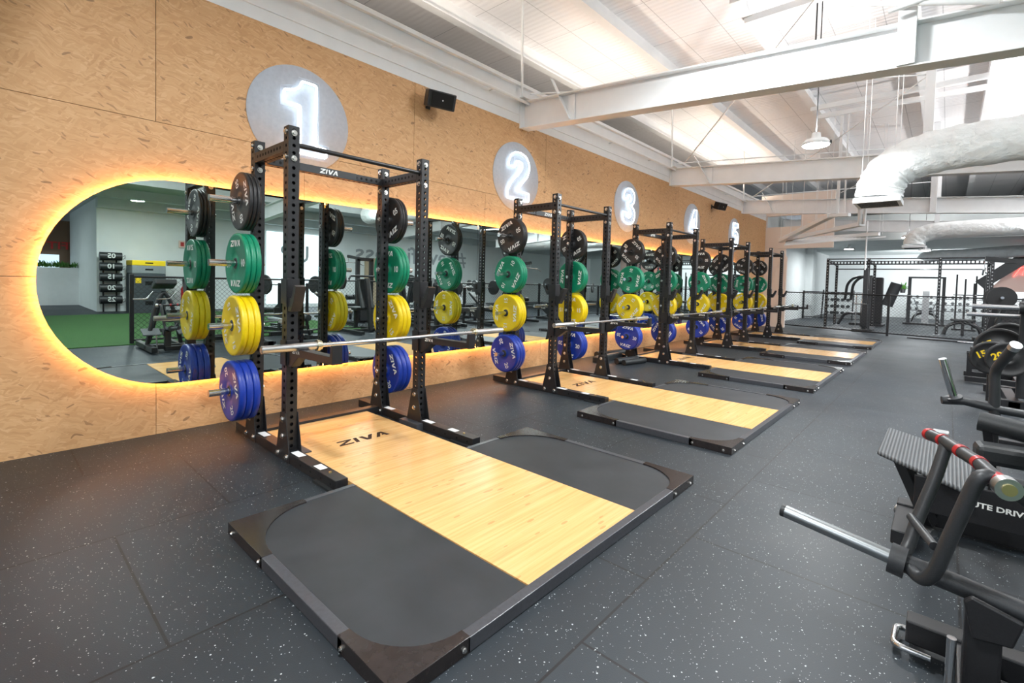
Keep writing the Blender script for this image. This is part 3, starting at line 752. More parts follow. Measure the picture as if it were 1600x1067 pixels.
# ================================================================== SPEAKERS, LAMPS
def speaker(y, z, label):
    t = thing('wall_speaker', label, 'speaker', (0, y, z))
    X = Matrix.Translation((.22, 0, 0)) @ Euler((0, .35, -.25)).to_matrix().to_4x4()
    m = MB().prism([(-.09, -.15), (.07, -.17), (.085, -.10), (.085, .10), (.07, .17), (-.09, .15)], -.09, .09, 'xy', X)
    m.build('cabinet', MT['black'], t, .012)
    MB().box((.086, -.13, -.075), (.089, .13, .075), X).build('grille', MT['hole'], t)
    MB().cyl(X @ Vector((.089, 0, 0)), X @ Vector((.091, 0, 0)), .008, 12).build('badge', MT['sticker'], t)
    MB().box((0, -.03, -.05), (.012, .03, .05)).beam((.01, 0, 0), (.16, 0, 0), .03, .03).build('bracket', MT['black'], t)
speaker(3.50, 3.29, 'black wall speaker high on the wooden wall between neon 1 and neon 2')
speaker(12.55, 3.30, 'small black wall speaker high on the wooden wall between neon 4 and neon 5')
ll = {0: 'glowing round high bay lamp hanging by a hook between the first two steel beams', 2: 'small glowing ceiling lamp beside the far air duct, the nearer one', 3: 'smallest glowing ceiling lamp above the far rig'}
for i, p in enumerate(LAMPS):
    lab = ll.get(i, 'round white high bay lamp hanging under the roof out on the gym floor')
    t = thing('high_bay_lamp', lab, 'ceiling lamp', p, 0, None if i in ll else 'high bay lamps')
    MB().lathe([(.001, .14), (.05, .14), (.06, .06), (.13, .05), (.165, .0), (.16, -.02), (.001, -.02)], 'z', 32).build('housing', MT['white'], t)
    MB().lathe([(.001, -.03), (.15, -.03), (.155, -.02)], 'z', 32).build('lens', MT['lamp'], t)
    top = 5.2 if p[0] < 10 and p[1] < 20.8 else 3.5
    if p[1] > 20.8: top = 3.05
    MB().cyl((0, 0, .14), (0, 0, max(.2, top-p[2])), .007, 8).lathe([(.02+.008*math.cos(q*PI/4), .17+.008*math.sin(q*PI/4)) for q in range(8)], 'x', 16, (0, 0, 0), True).build('hanger', MT['dark'], t)
t = thing('security_camera', 'small black dome camera on the roof purlin above the hanging lamp', 'camera', (3.13, 7.4, 3.95))
MB().cyl((0, 0, .02), (0, 0, 1.2), .01, 8).cbox((0, 0, 0), (.09, .12, .07)).cyl((0, -.1, 0), (0, -.06, 0), .025, 12).build('body', MT['black'], t)

# ================================================================== DUCTS
def duct(label, path, r, mname, mouth_size, name='air_duct'):
    path = [Vector(p) for p in path]
    # smooth the path
    pts = []
    for i in range(len(path)-1):
        p0 = path[max(i-1, 0)]; p1 = path[i]; p2 = path[i+1]; p3 = path[min(i+2, len(path)-1)]
        for k in range(14):
            s = k/14
            pts.append(.5*((2*p1)+(-p0+p2)*s+(2*p0-5*p1+4*p2-p3)*s*s+(-p0+3*p1-3*p2+p3)*s**3))
    pts.append(path[-1]); o0 = path[0].copy()
    t = thing(name, label, 'air duct', o0)
    rnd = random.Random(3)
    nz = [[rnd.uniform(-1, 1) for _ in range(9)] for _ in pts]
    def rf(i, a_):
        q = sum(nz[i][k]*math.sin((k+2)*a_+k*1.3) for k in range(9))/4
        ring = .018*math.cos(i*1.05)
        am = 1.0 if r > .25 else .45
        return r*(1+.035*q*am)+ring*r*1.4*am
    MB().tube([p-o0 for p in pts], r, 40, rfun=rf).build('flexible_sleeve', MT[mname], t)
    mw, ml = mouth_size
    m = MB().box((-mw/2, -ml/2, -.10), (mw/2, ml/2, -.03)).mat(1)
    for k in range(9): m.box((-mw/2+.04, -ml/2+.06+k*(ml-.12)/9, -.104), (mw/2-.04, -ml/2+.06+(k+.45)*(ml-.12)/9, -.099))
    m.build('grille', [MT['white'], MT['dgrey']], t, .004)
    return t
duct('large crinkled white air duct curving down to a grille above the aisle', [(3.78, 8.5, 2.58), (3.80, 8.5, 2.75), (3.95, 8.5, 2.98), (4.35, 8.5, 3.13), (5.0, 8.5, 3.17), (6.2, 8.5, 3.2), (9.6, 8.5, 3.3)], .275, 'duct', (.52, .62))
duct('second white air duct further back, below the third steel beam', [(3.85, 16.3, 2.50), (3.87, 16.3, 2.62), (4.1, 16.3, 2.78), (4.6, 16.3, 2.84), (5.8, 16.3, 2.86), (9.6, 16.3, 2.9)], .21, 'duct', (.46, .46))
duct('grey far air duct behind the second one, over the far rig', [(3.88, 22.5, 2.40), (3.95, 22.5, 2.50), (4.27, 22.5, 2.55), (5.05, 22.5, 2.57), (6.16, 22.5, 2.66), (7.8, 22.5, 2.7)], .20, 'duct2', (.4, .4))
mb = MB()
for (x, y) in ((3.6, 8.3), (3.62, 8.7), (3.95, 8.3), (3.97, 8.75)): mb.cyl((x, y, 2.55), (x, y, 5.2), .004, 5)
mb_o = Vector((3.78, 8.5, 2.58)); mb.v = [tuple(Vector(v)-mb_o) for v in mb.v]; mb.build('hanger_wire', MT['white'], bpy.data.objects['air_duct'])
# suspended white A-shaped tray frame
t = thing('suspended_frame', 'white V-shaped suspended metal tray frame hanging on thin wires under the far beams', 'ceiling frame', (0, 0, 0))
A_ = Vector((.97, 15.3, 2.62)); B_ = Vector((2.62, 12.3, 2.86)); D_ = Vector((3.12, 12.9, 2.72)); E_ = Vector((3.30, 14.3, 2.62)); G_ = Vector((1.34, 14.1, 2.40))
MB().beam(A_, B_, .13, .10).build('arm', MT['white'], t, .004)
MB().beam(A_, D_, .13, .09).build('arm', MT['white'], t, .004)
MB().beam(B_, B_+Vector((.35, -.1, -.02)), .12, .07).build('arm', MT['white'], t, .004)
tr = MB()
tr.beam(A_, E_, .08, .08); tr.beam(G_, E_+Vector((.1, .3, -.05)), .03, .03)
d_ = (E_-A_); 
for k in range(18):
    s = k/18; p = A_+d_*(.08+.8*s); q = G_+(E_+Vector((.1, .3, -.05))-G_)*(.02+.8*s); tr.beam(p, q, .05, .006)
for k in range(18):
    s = (k+.5)/18
    p = A_+d_*(.08+.8*s); q = G_+(E_+Vector((.1, .3, -.05))-G_)*(.02+.8*s); tr.beam(p+Vector((0, 0, .002)), q, .085, .003)
tr.build('tray', MT['white'], t)
hg = MB()
for p in (A_, (A_+B_)/2, A_*.75+B_*.25, A_*.25+B_*.75, B_, D_, (A_+D_)/2, E_, E_+Vector((.05, .1, 0)), (A_+E_)/2): hg.cyl(p, (p.x, p.y, 5.2), .005, 5)
hg.beam(B_+Vector((.12, 0, 0)), (B_.x+.12, B_.y, 5.0), .05, .05); hg.beam(B_+Vector((.24, 0, 0)), (B_.x+.24, B_.y, 5.0), .03, .03)
hg.tube([D_+Vector((-.05, 0, 0)), (3.1, 12.6, 3.1), (3.1, 12.0, 3.8)], .04, 8).tube([D_+Vector((.02, 0, 0)), (3.2, 12.6, 3.1), (3.2, 12.0, 3.8)], .03, 8)
hg.build('hanger', MT['white'], t)

# ================================================================== GYM MACHINES ON THE RIGHT
def strip(mb, p, q, r): mb.cyl(p, q, r, 16)
t = thing('row_machine', 'dark grey plate-loaded row machine with long steel sleeve, nearest machine at the lower right corner', 'gym machine', (4.9, 2.05, 0))
O = Vector((4.9, 2.05, 0))
def L(*pts): return [Vector(p)-O for p in pts]
q = L((4.467, 2.0, .397), (4.136, 2.02, .438))
MB().cyl(q[0], q[1], .0225, 24).build('loading_sleeve', MT['dsteel'], t)
d = (q[1]-q[0]).normalized(); MB().cyl(q[1]-d*.008, q[1]+d*.006, .0232, 24).build('sleeve_cap', MT['vinyl'], t)
MB().cyl(q[0]-d*.03, q[0]+d*.012, .048, 28).build('sleeve_flange', MT['dark'], t)
MB().tube(L((4.467, 2.0, .397), (4.626, 2.0, .379), (4.881, 2.0, .344), (5.35, 2.0, .28)), .030, 20).build('lever_arm', MT['dark'], t)
MB().tube(L((4.485, 2.02, .40), (4.500, 2.06, .43), (4.515, 2.1, .502), (4.556, 2.15, .652), (4.582, 2.20, .775)), .0185, 16, bend=.03).build('handle_leg', MT['dark'], t)
MB().tube(L((4.50, 1.99, .395), (4.54, 1.95, .375), (4.568, 1.93, .425), (4.59, 1.92, .526), (4.650, 1.9, .765), (4.70, 1.93, .74), (4.86, 2.0, .60)), .020, 16, bend=.05).build('handle_leg', MT['dark'], t)
MB().cyl(*L((4.500, 2.1, .513), (4.562, 1.93, .504)), .013, 14).build('brace', MT['dark'], t)
g = MB().tube(L((4.532, 2.28, .762), (4.575, 2.2, .766), (4.653, 2.03, .757), (4.700, 1.86, .748)), .0195, 20).build('grip_bar', MT['dark'], t)
for p0, p1 in (((4.530, 2.285, .762), (4.538, 2.27, .7625)), ((4.566, 2.215, .7655), (4.572, 2.205, .766)), ((4.610, 2.125, .7625), (4.618, 2.107, .7615)), ((4.650, 2.04, .7575), (4.656, 2.02, .7565)), ((4.684, 1.92, .7505), (4.691, 1.895, .7495))):
    MB().cyl(*L(p0, p1), .0212, 20).build('red_tape', MT['red'], g)
MB().cyl(*L((4.696, 1.875, .7485), (4.7045, 1.845, .7472)), .030, 28).build('end_disc', MT['steel'], g)
MB().cyl(*L((4.7045, 1.8449, .7472), (4.7055, 1.841, .7471)), .016, 20).build('end_badge', MT['brass'], g)
MB().prism([(-.268, .366), (-.250, .385), (-.140, .355), (-.160, .275), (-.245, .262)], -.115, -.095, 'xz').build('pivot_bracket', MT['black'], t, .006)
MB().box((-.262, -.10, .05), (-.18, -.015, .34)).build('post', MT['black'], t, .008)
MB().cyl((-.29, -.20, 0), (-.29, -.22, .30), .011, 14).build('safety_rod', MT['chrome'], t)
MB().box((-.40, .14, .03), (.75, .22, .11)).box((-.40, -.30, .03), (.75, -.22, .11)).box((.0, -.30, .03), (.09, .22, .10)).box((-.27, -.1, .03), (-.17, .2, .10)).build('base_frame', MT['black'], t, .006)
MB().tube([(-.36, .23, .03), (-.43, .23, .03), (-.43, .10, .03), (-.33, .10, .03)], .012, 10, bend=.03).build('foot_bar', MT['chrome'], t)
ar = MB().tube([(.1, -.26, .1), (.08, -.16, .72), (.08, -.04, 1.0), (.08, .08, .72), (.1, .20, .1)], .032, 14, bend=.15); ar.tube([(.5, -.16, .1), (.16, -.04, .95)], .028, 14); ar.build('arch_frame', MT['dark'], t)
MB().cbox((.10, -.03, 1.08), (.26, .30, .09), (0, .35, 0)).build('chest_pad', MT['vinyl'], t, .02)
for y in (-.22, .25): MB().cbox((.05, y, .31), (.25, .24, .02), (0, -.35, 0)).build('foot_plate', MT['tread'], t, .004)
for y in (-.18, .12): MB().tube([(.1, y, .95), (-.05, y-.12, .84), (-.02, y-.28, .84)], .014, 10, bend=.04).build('upper_handle', MT['chrome'], t)

t = thing('hip_thrust_machine', 'black hip thrust machine with a ribbed grey footplate and white side lettering', 'gym machine', (4.7, 3.25, 0))
O = Vector((4.7, 3.25, 0))
fp = [Vector(p)-O for p in ((4.335, 3.58, .475), (4.325, 3.08, .452), (4.655, 2.90, .405), (4.745, 3.42, .43))]
m = MB(); n_ = Vector((0, 0, -.022))
vs = fp+[p+n_ for p in fp]; m.add(vs, [(0, 1, 2, 3), (7, 6, 5, 4), (0, 4, 5, 1), (1, 5, 6, 2), (2, 6, 7, 3), (3, 7, 4, 0)])
m.build('foot_plate', MT['tread'], t, .012, 3)
MB().beam((-.28, -.10, .42), (-.16, .12, .05), .06, .05).beam((-.10, -.12, .40), (-.16, .14, .1), .05, .05).build('support', MT['black'], t, .004)
MB().box((-.30, .16, .02), (1.1, .26, .10)).box((-.30, -.22, .02), (-.20, .3, .09)).box((.95, -.4, .02), (1.05, .4, .09)).build('base_frame', MT['black'], t, .005)
MB().cyl((-.30, .30, .015), (-.22, .24, .015), .03, 16).build('foot', MT['steel'], t); MB().cyl((-.2, .1, .012), (-.14, .06, .012), .028, 16).build('foot', MT['steel'], t)
sp_ = MB().box((-.22, -.262, .235), (1.0, -.245, .40)).build('side_panel', MT['black'], t, .004)
lt = MB(); put_text(lt, 'GLUTE DRIVE', .033, basis((.046, -.2632, .325), (1, 0, 0), (0, 0, 1)), .001, 1.15); lt.build('side_lettering', MT['print'], sp_)
MB().tube([(-.02, -.23, .46), (.15, -.2, .43), (.9, -.1, .62)], .028, 14, bend=.05).build('lever', MT['dark'], t)
MB().cyl((.02, -.225, .452), (.05, -.22, .447), .031, 16).build('red_tape', MT['red'], t)
MB().box((.5, -.25, .40), (.95, .35, .50)).build('back_pad', MT['vinyl'], t, .03)

t = thing('leg_curl_machine', 'dark grey gym machine with upright chrome sleeve and padded rollers, by the right edge', 'gym machine', (5.0, 4.6, 0))
O = Vector((5.0, 4.6, 0))
MB().tube(L((4.56, 4.65, .495), (4.68, 4.68, .505), (4.86, 4.70, .475), (5.5, 4.8, .42)), .028, 18).build('lever_arm', MT['dark'], t)
MB().cyl(*L((4.625, 4.665, .52), (4.552, 4.6, .80)), .024, 20).build('loading_sleeve', MT['chrome'], t)
MB().cyl(*L((4.626, 4.666, .515), (4.622, 4.662, .53)), .05, 24).build('sleeve_flange', MT['dark'], t)
up = MB().tube(L((4.838, 4.7, .40), (4.822, 4.7, .74), (4.90, 4.5, .94)), .030, 18, bend=.06).build('handle_post', MT['dark'], t)
MB().cyl(*L((4.892, 4.52, .918), (4.902, 4.495, .945)), .032, 18).build('grip_end', MT['steel'], up)
MB().cyl(*L((4.846, 4.7, .0), (4.838, 4.7, .42)), .022, 16).cyl(*L((4.838, 4.7, .40), (4.838, 4.7, .425)), .036, 18).build('lower_post', MT['black'], t)
MB().cyl(*L((4.745, 4.30, .455), (5.20, 4.22, .405)), .062, 28).build('roller_pad', MT['vinyl'], t, .012)
MB().cbox((-.04, -.50, .31), (.48, .16, .115), (0, 0, .12)).build('thigh_pad', MT['vinyl'], t, .03)
MB().cbox((.20, -.62, .42), (.45, .40, .06)).build('seat', MT['grey'], t, .02)
MB().beam((-.22, -.33, .42), (-.18, -.25, .12), .045, .04).build('pad_support', MT['black'], t, .004)
MB().box((-.42, -.36, .06), (.9, -.29, .13)).box((-.2, -.36, .02), (-.12, .22, .09)).box((.8, -.6, .02), (.9, .3, .1)).beam((-.36, -.32, .12), (-.40, -.36, .24), .04, .05).build('base_frame', MT['black'], t, .005)
MB().box((-.47, -.94, .40), (-.40, -.88, .48)).beam((-.43, -.9, .40), (-.2, -.33, .1), .03, .03).build('counter_box', MT['silver'], t, .006)

def num_plate(loc, R, th, num, lab):
    t = thing('machine_plate', lab, 'weight plate', loc)
    h = th/2
    prof = [(.026, -h), (.06, -h), (.065, -h+.008), (R-.04, -h+.008), (R-.03, -h), (R-.004, -h), (R, -h+.005)]
    MB().lathe(prof+[(r, -y) for r, y in reversed(prof)], 'y', 48, close=True).build('plate_body', MT['bump'], t)
    lt = MB(); put_text(lt, num, .10, basis((-R*.45, -h+.0065, .03), (1, 0, .5), (-.5, 0, 1)), .003); lt.build('plate_number', MT['ygrip'], t)
    return t
t = thing('leg_press_machine', 'black plate-loaded machine further back at the right edge with two horizontal chrome sleeves', 'gym machine', (5.4, 8.0, 0))
MB().box((-.45, -.45, .02), (.58, -.37, .11)).box((-.45, .6, .02), (.58, .68, .11)).box((-.3, -.45, .02), (-.2, .68, .1)).build('base_frame', MT['black'], t, .005)
MB().box((-.22, -.16, .1), (-.10, -.06, 1.2)).beam((-.16, -.1, 1.15), (.5, -.1, 1.0), .1, .1).build('upright_frame', MT['dark'], t, .006)
MB().cyl((-.62, -.2, 1.12), (-.2, -.2, 1.115), .028, 18).build('loading_sleeve', MT['chrome'], t)
MB().cyl((-.66, .0, 1.02), (-.2, .0, 1.015), .024, 18).build('loading_sleeve', MT['chrome'], t)
MB().cyl((-.16, -.2, 1.12), (-.24, -.2, 1.12), .07, 24).build('pivot', MT['black'], t)
MB().cyl((.0, -.32, .95), (.4, -.32, .95), .17, 28).build('round_pad', MT['vinyl'], t, .03)
for x in (-.13, -.07): MB().cyl((x, -.30, .2), (x-.03, -.30, .95), .011, 10).build('guide_rod', MT['chrome'], t)
MB().box((-.16, -.34, .95), (-.02, -.22, 1.3)).build('grey_shroud', MT['grey'], t, .01)
MB().cyl((-.46, -.30, .56), (-.1, .6, .56), .02, 12).build('plate_horn', MT['chrome'], t)
MB().cyl((-.43, -.10, .02), (-.43, -.10, .55), .03, 12).build('horn_post', MT['black'], t)
num_plate((4.965, 7.80, .535), .19, .045, '15', 'black plate with yellow number leaning lowest on the machine at the right edge')
num_plate((5.09, 7.66, .545), .19, .05, '20', 'black plate with yellow number at the far right, beside the lowest plate')
num_plate((5.04, 8.05, .64), .225, .06, '25', 'larger black plate behind the two numbered plates at the right edge')
num_plate((5.13, 8.35, .70), .225, .06, '25', 'rearmost large black plate on the machine at the right edge')

# weight machines filling the strip up to the wire fence (mostly seen in the mirror)
def gen_machine(name, loc, rz, label, cat, var):
    t = thing(name, label, cat, loc, rz)
    MB().box((-.55, -.35, .02), (.55, -.27, .09)).box((-.55, .27, .02), (.55, .35, .09)).box((-.04, -.3, .02), (.04, .3, .09)).build('base_frame', MT['black'], t, .005)
    if var == 0:
        MB().beam((-.3, 0, .09), (-.3, 0, .55), .07, .07).beam((.35, 0, .09), (.15, 0, 1.25), .08, .08).tube([(.15, -.45, 1.2), (.15, -.4, 1.3), (.15, .4, 1.3), (.15, .45, 1.2)], .025, 10).build('upright_frame', MT['black'], t)
        MB().cbox((-.25, 0, .55), (.5, .34, .07)).build('seat', MT['vinyl'], t, .02)
        MB().cbox((.1, 0, .9), (.07, .32, .7), (0, -.3, 0)).build('back_pad', MT['vinyl'], t, .02)
        for y in (-.45, .45): MB().cyl((.15, y, 1.2), (.15, y*1.7, 1.2), .025, 12).build('loading_sleeve', MT['chrome'], t)
        for y in (-.6, .6): MB().cyl((.15, y, 1.2), (.15, y*1.08, 1.2), .2, 32).build('loaded_disc', MT['bump'], t)
    elif var == 1:
        MB().beam((.4, -.2, .09), (.4, -.2, 1.75), .09, .09).beam((.4, .2, .09), (.4, .2, 1.75), .09, .09).beam((.4, -.24, 1.75), (.4, .24, 1.75), .09, .09).beam((.4, 0, 1.75), (-.45, 0, 1.85), .08, .08).build('upright_frame', MT['black'], t)
        MB().box((.34, -.14, .12), (.46, .14, 1.0)).build('weight_stack', MT['dark'], t, .003)
        MB().cbox((-.35, 0, .5), (.4, .34, .07)).beam((-.3, 0, .09), (-.3, 0, .47), .06, .06).build('seat', MT['vinyl'], t, .01)
        MB().tube([(-.45, -.5, 1.6), (-.45, -.3, 1.68), (-.45, .3, 1.68), (-.45, .5, 1.6)], .014, 10).cyl((-.45, 0, 1.68), (-.45, 0, 1.85), .006, 6).build('pull_bar', MT['chrome'], t)
        for y in (-.18, .18): MB().cyl((-.2, y, .72), (-.2, y*.1, .72), .07, 20).build('thigh_roller', MT['vinyl'], t)
    else:
        MB().beam((-.5, 0, .09), (-.5, 0, .4), .06, .06).beam((.45, 0, .09), (.45, 0, .5), .06, .06).beam((-.5, 0, .4), (.5, 0, .45), .07, .06).build('upright_frame', MT['black'], t)
        MB().cbox((-.25, 0, .46), (.5, .28, .07)).build('seat', MT['vinyl'], t, .02)
        MB().cbox((.3, 0, .68), (.75, .28, .07), (0, -.65, 0)).build('back_pad', MT['vinyl'], t, .02)
        for y in (-.4, .4): MB().beam((.5, y, .02), (.5, y, 1.1), .05, .05).build('rack_post', MT['black'], t)
        MB().cyl((.44, -.9, 1.06), (.44, .9, 1.06), .014, 12).build('bar', MT['chrome'], t)
        for y in (-.75, .72): MB().cyl((.44, y, 1.06), (.44, y+.05, 1.06), .215, 32).build('loaded_disc', MT['bump'], t)
    return t
gen_machine('chest_press_machine', (5.47, 5.9, 0), PI, 'black chest press machine beside the wire fence, seen only in the mirror', 'gym machine', 0)
gen_machine('incline_bench', (5.34, 9.75, 0), 0, 'black incline bench with a loaded bar beside the wire fence, seen in the mirror', 'weight bench', 2)
gen_machine('pulldown_machine', (5.45, 11.3, 0), 0, 'black cable pulldown machine in the strip by the fence at the right', 'gym machine', 1)
gen_machine('shoulder_press_machine', (5.45, 13.2, 0), PI, 'black shoulder press machine furthest along the strip beside the fence', 'gym machine', 0)
gen_machine('flat_bench', (9.2, 12.0, 0), .3, 'black bench with loaded bar standing out on the open floor past the turf', 'weight bench', 2)
gen_machine('preacher_bench', (7.2, 4.7, 0), 2.8, 'bench with loaded bar on the turf just behind the fence, seen in the mirror', 'weight bench', 2)
gen_machine('lat_machine', (7.5, 6.9, 0), PI, 'tall cable machine at the far edge of the turf, seen in the mirror', 'gym machine', 1)
gen_machine('calf_machine', (7.1, 8.6, 0), -.4, 'plate-loaded press between the fence and the bright window, seen in the mirror', 'gym machine', 0)
gen_machine('press_bench', (7.3, 10.6, 0), .2, 'bench with loaded bar between the fence and the lettered wall', 'weight bench', 2)
gen_machine('seated_row_machine', (9.4, 15.2, 0), PI, 'tall cable machine out on the open floor past the turf', 'gym machine', 1)
gen_machine('incline_press_machine', (8.6, 9.0, 0), 2.6, 'plate-loaded press standing out on the open floor near the turf end', 'gym machine', 0)
gen_machine('decline_bench', (7.9, 17.8, 0), 1.2, 'bench with loaded bar at the far end of the open floor', 'weight bench', 2)

# ================================================================== WIRE FENCES
def fence(name, p0, p1, h, label, posts, cat='fence', group=None):
    p0 = Vector((*p0, 0)); p1 = Vector((*p1, 0)); d = p1-p0; Ln = d.length; d.normalize()
    t = thing(name, label, cat, p0, 0, group)
    for s in posts:
        q = d*(Ln*s); MB().box((q.x-.03, q.y-.03, 0), (q.x+.03, q.y+.03, h+.02)).build('post', MT['black'], t, .004)
    for z in (.07, h-.02): MB().cyl((0, 0, z), (d.x*Ln, d.y*Ln, z), .019, 10).build('rail', MT['black'], t)
    m = MB(); z0, z1 = .08, h-.03; hh = z1-z0; st = .085; k = -hh
    while k < Ln:
        for up_ in (0, 1):
            a0, a1 = k, k+hh; b0, b1 = (z0, z1) if up_ else (z1, z0)
            u0, u1 = max(a0, 0), min(a1, Ln)
            if u1 > u0:
                f0 = (u0-a0)/hh; f1 = (u1-a0)/hh
                m.cyl(d*u0+Vector((0, 0, b0+(b1-b0)*f0)), d*u1+Vector((0, 0, b0+(b1-b0)*f1)), .0026, 3, caps=False)
        k += st
    m.build('wire_mesh', MT['black'], t)
    return t
fence('wire_fence', (.45, 18.0), (3.34, 17.2), 1.17, 'black chain-link fence section behind the last rack, left of the corner post', (1.0,))
fence('wire_fence', (3.34, 17.2), (6.05, 16.85), 1.17, 'black chain-link fence section crossing the end of the aisle, right of the corner post', (1.0,))
fence('wire_fence', (-.1, 24.2), (2.2, 24.0), 1.18, 'furthest black chain-link fence section by the pale corridor wall', (.0, 1.0))
fence('wire_fence', (6.05, 1.77), (6.05, 16.8), 1.2, 'long black chain-link fence beside the green turf, seen in the mirror', (0, .25, .5, .75))

# ================================================================== FAR GYM AREA
t = thing('training_rig', 'large black steel training rig with six posts beyond the wire fence', 'training rig', (3.5, 19.2, 0))
def rigpost(x, y, h):
    m = MB().beam((x, y, 0), (x, y, h), .075, .075).mat(1)
    for k in range(int(h/.1)): m.cyl((x, y-.0385, .08+k*.1), (x, y-.0375, .08+k*.1), .014, 8)
    m.cbox((x, y, .006), (.16, .16, .012)); m.build('rig_post', [MT['black'], MT['silver']], t)
for x in (-1.97, -.86, .86, 1.97): rigpost(x, 0, 2.31)
for x in (-1.97, -.86, 1.97): rigpost(x, 1.8, 2.22)
for y, z in ((0, 2.29), (0, 2.12), (1.8, 2.19), (1.8, 2.02)): MB().cyl((-1.97, y, z), (1.97, y, z), .018, 10).build('top_bar', MT['black'], t)
m = MB().beam((-1.9, .06, 2.21), (1.97, .06, 2.21), .05, .02).beam((-1.9, .06, 2.13), (1.97, .06, 2.13), .05, .02)
for k in range(44): m.beam((-1.9+k*.09, .06, 2.13), (-1.9+k*.09, .06, 2.21), .035, .02)
m.build('ladder_rail', MT['black'], t)
for x in (-1.97, -.86, .86, 1.97): MB().beam((x, 0, 2.25), (x, 1.8, 2.16), .06, .06).build('cross_beam', MT['black'], t)
for x, z in ((-.86, 1.3), (.86, 1.25)): MB().tube([(x, -.03, z), (x, -.55, z)], .03, 8).build('spotter_arm', MT['black'], t)

t = thing('cable_tower', 'tall narrow cable machine with chrome rods beyond the fence, left of the corner post', 'gym machine', (2.62, 18.3, 0))
MB().box((-.22, -.28, 0), (.30, .3, .08)).build('base_frame', MT['black'], t, .005)
MB().beam((.05, .05, .08), (.05, .05, 1.95), .12, .10).beam((.18, 0, .08), (.18, 0, 1.7), .05, .05).build('tower', MT['dark'], t, .005)
MB().box((-.03, -.12, .15), (.14, .0, .85)).build('weight_stack', MT['black'], t, .003)
for x in (-.14, .0): MB().tube([(x, -.1, .1), (x, -.12, 1.2)], .013, 8).build('guide_rod', MT['chrome'], t)
MB().cyl((-.2, -.12, .85), (.12, -.12, .85), .02, 10).build('handle', MT['chrome'], t)
MB().cyl((.02, 0, 1.9), (.02, 0, 3.4), .02, 8).build('cable_post', MT['white'], t)
t = thing('pulldown_station', 'bulky black gym station with curved arms and dark shroud under the far rig', 'gym machine', (2.42, 21.75, 0))
MB().box((-.5, -.4, 0), (.5, .4, .08)).build('base_frame', MT['black'], t)
MB().box((-.15, -.1, .08), (.42, .2, 1.75)).build('shroud', MT['black'], t, .04)
for x in (-.18, .0): MB().tube([(x-.5, -.2, .9), (x-.45, -.2, 1.5), (x-.25, -.15, 1.75), (x+.1, -.05, 1.78)], .045, 12, bend=.15).build('curved_arm', MT['black'], t)
MB().cyl((.55, -.1, .75), (.8, -.1, 1.55), .17, 20).build('punch_pad', MT['dark'], t)
MB().tube([(-.85, -.3, .0), (-.65, -.3, .42), (-.1, -.3, .42), (.05, -.3, .0)], .05, 12, bend=.15).build('arch_leg', MT['black'], t)
def arch_bench(x, y, lab, rz=0):
    t = thing('arch_bench', lab, 'weight bench', (x, y, 0), rz)
    MB().tube([(-.42, 0, 0), (-.34, 0, .30), (0, 0, .42), (.34, 0, .30), (.42, 0, 0)], .05, 12, bend=.2).build('arch_leg', MT['black'], t)
    MB().cbox((0, 0, .46), (.56, .3, .06)).build('pad', MT['vinyl'], t, .02)
    MB().beam((0, 0, 0), (0, 0, .4), .07, .07).build('centre_post', MT['black'], t)
arch_bench(4.93, 19.6, 'black arched bench behind the wire fence, right of the rig post')
arch_bench(3.9, 26.6, 'small black arched bench in front of the far dumbbell racks')
t = thing('long_bar', 'long black bar with chrome end lying on the floor in front of the fence', 'barbell', (5.0, 16.6, .03))
MB().cyl((-1.2, .15, 0), (.3, .0, 0), .02, 10).build('shaft', MT['black'], t); MB().cyl((-.2, .05, 0), (.35, .0, 0), .027, 12).build('sleeve', MT['chrome'], t)

# storage shelf with kettlebells by the corridor wall
t = thing('storage_shelf', 'black steel shelf stacked with small weights by the far corridor wall', 'shelf', (1.05, 24.9, 0))
for x in (-.55, .55):
    MB().beam((x, -.2, 0), (x, .1, 1.25), .05, .05).build('side_post', MT['black'], t)
for k, z in enumerate((.22, .5, .78, 1.06)): MB().box((-.55, -.2, z-.02), (.55, .15, z)).build('tier', MT['steel'], t)
def db_proto(R, Ln):
    o = MB().cyl((-Ln/2, 0, 0), (-Ln*.18, 0, 0), R, 10).cyl((Ln*.18, 0, 0), (Ln/2, 0, 0), R, 10).build('dumbbell', MT['vinyl'])
    MB().cyl((-Ln*.2, 0, 0), (Ln*.2, 0, 0), .017, 8).build('handle', MT['chrome'], o); return o
db = db_proto(.062, .26); dbt = full(db); first = [True]
def place_db(x, y, z, rz, label, group):
    o = db if first[0] else copy_tree(db, None, dbt); first[0] = False
    o.location = (x, y, z); o.rotation_euler = (0, 0, rz); tag(o, label, 'dumbbell', group)
for k, z in enumerate((.22, .5, .78, 1.06)):
    for i in range(5): place_db(.67+i*.19, 24.86, z+.062, PI/2, 'small black dumbbell on the storage shelf by the far corridor wall', 'dumbbells on the corridor shelf')
t = thing('dumbbell_rack', 'long black three-tier dumbbell rack against the bright far wall', 'dumbbell rack', (5.1, 28.8, 0))
for x in (-1.9, 0, 1.9): MB().beam((x, -.3, 0), (x, .15, 1.15), .06, .06).beam((x, -.35, .05), (x, .25, .05), .06, .06).build('side_post', MT['black'], t)
for k, z in enumerate((.45, .72, .99)): MB().box((-1.95, -.25+k*.12, z-.03), (1.95, .0+k*.12, z)).build('tier', MT['black'], t)
for k, z in enumerate((.45, .72, .99)):
    for i in range(16): place_db(3.3+i*.24, 28.8-.12+k*.12, z+.063, PI/2, 'black dumbbell with chrome handle on the long rack at the far wall', 'dumbbells on the far rack')
t = thing('functional_trainer', 'far twin-tower cable machine standing under the rig opening', 'gym machine', (3.95, 24.4, 0))
MB().box((-.65, -.3, 0), (.65, .2, .07)).build('base_frame', MT['black'], t)
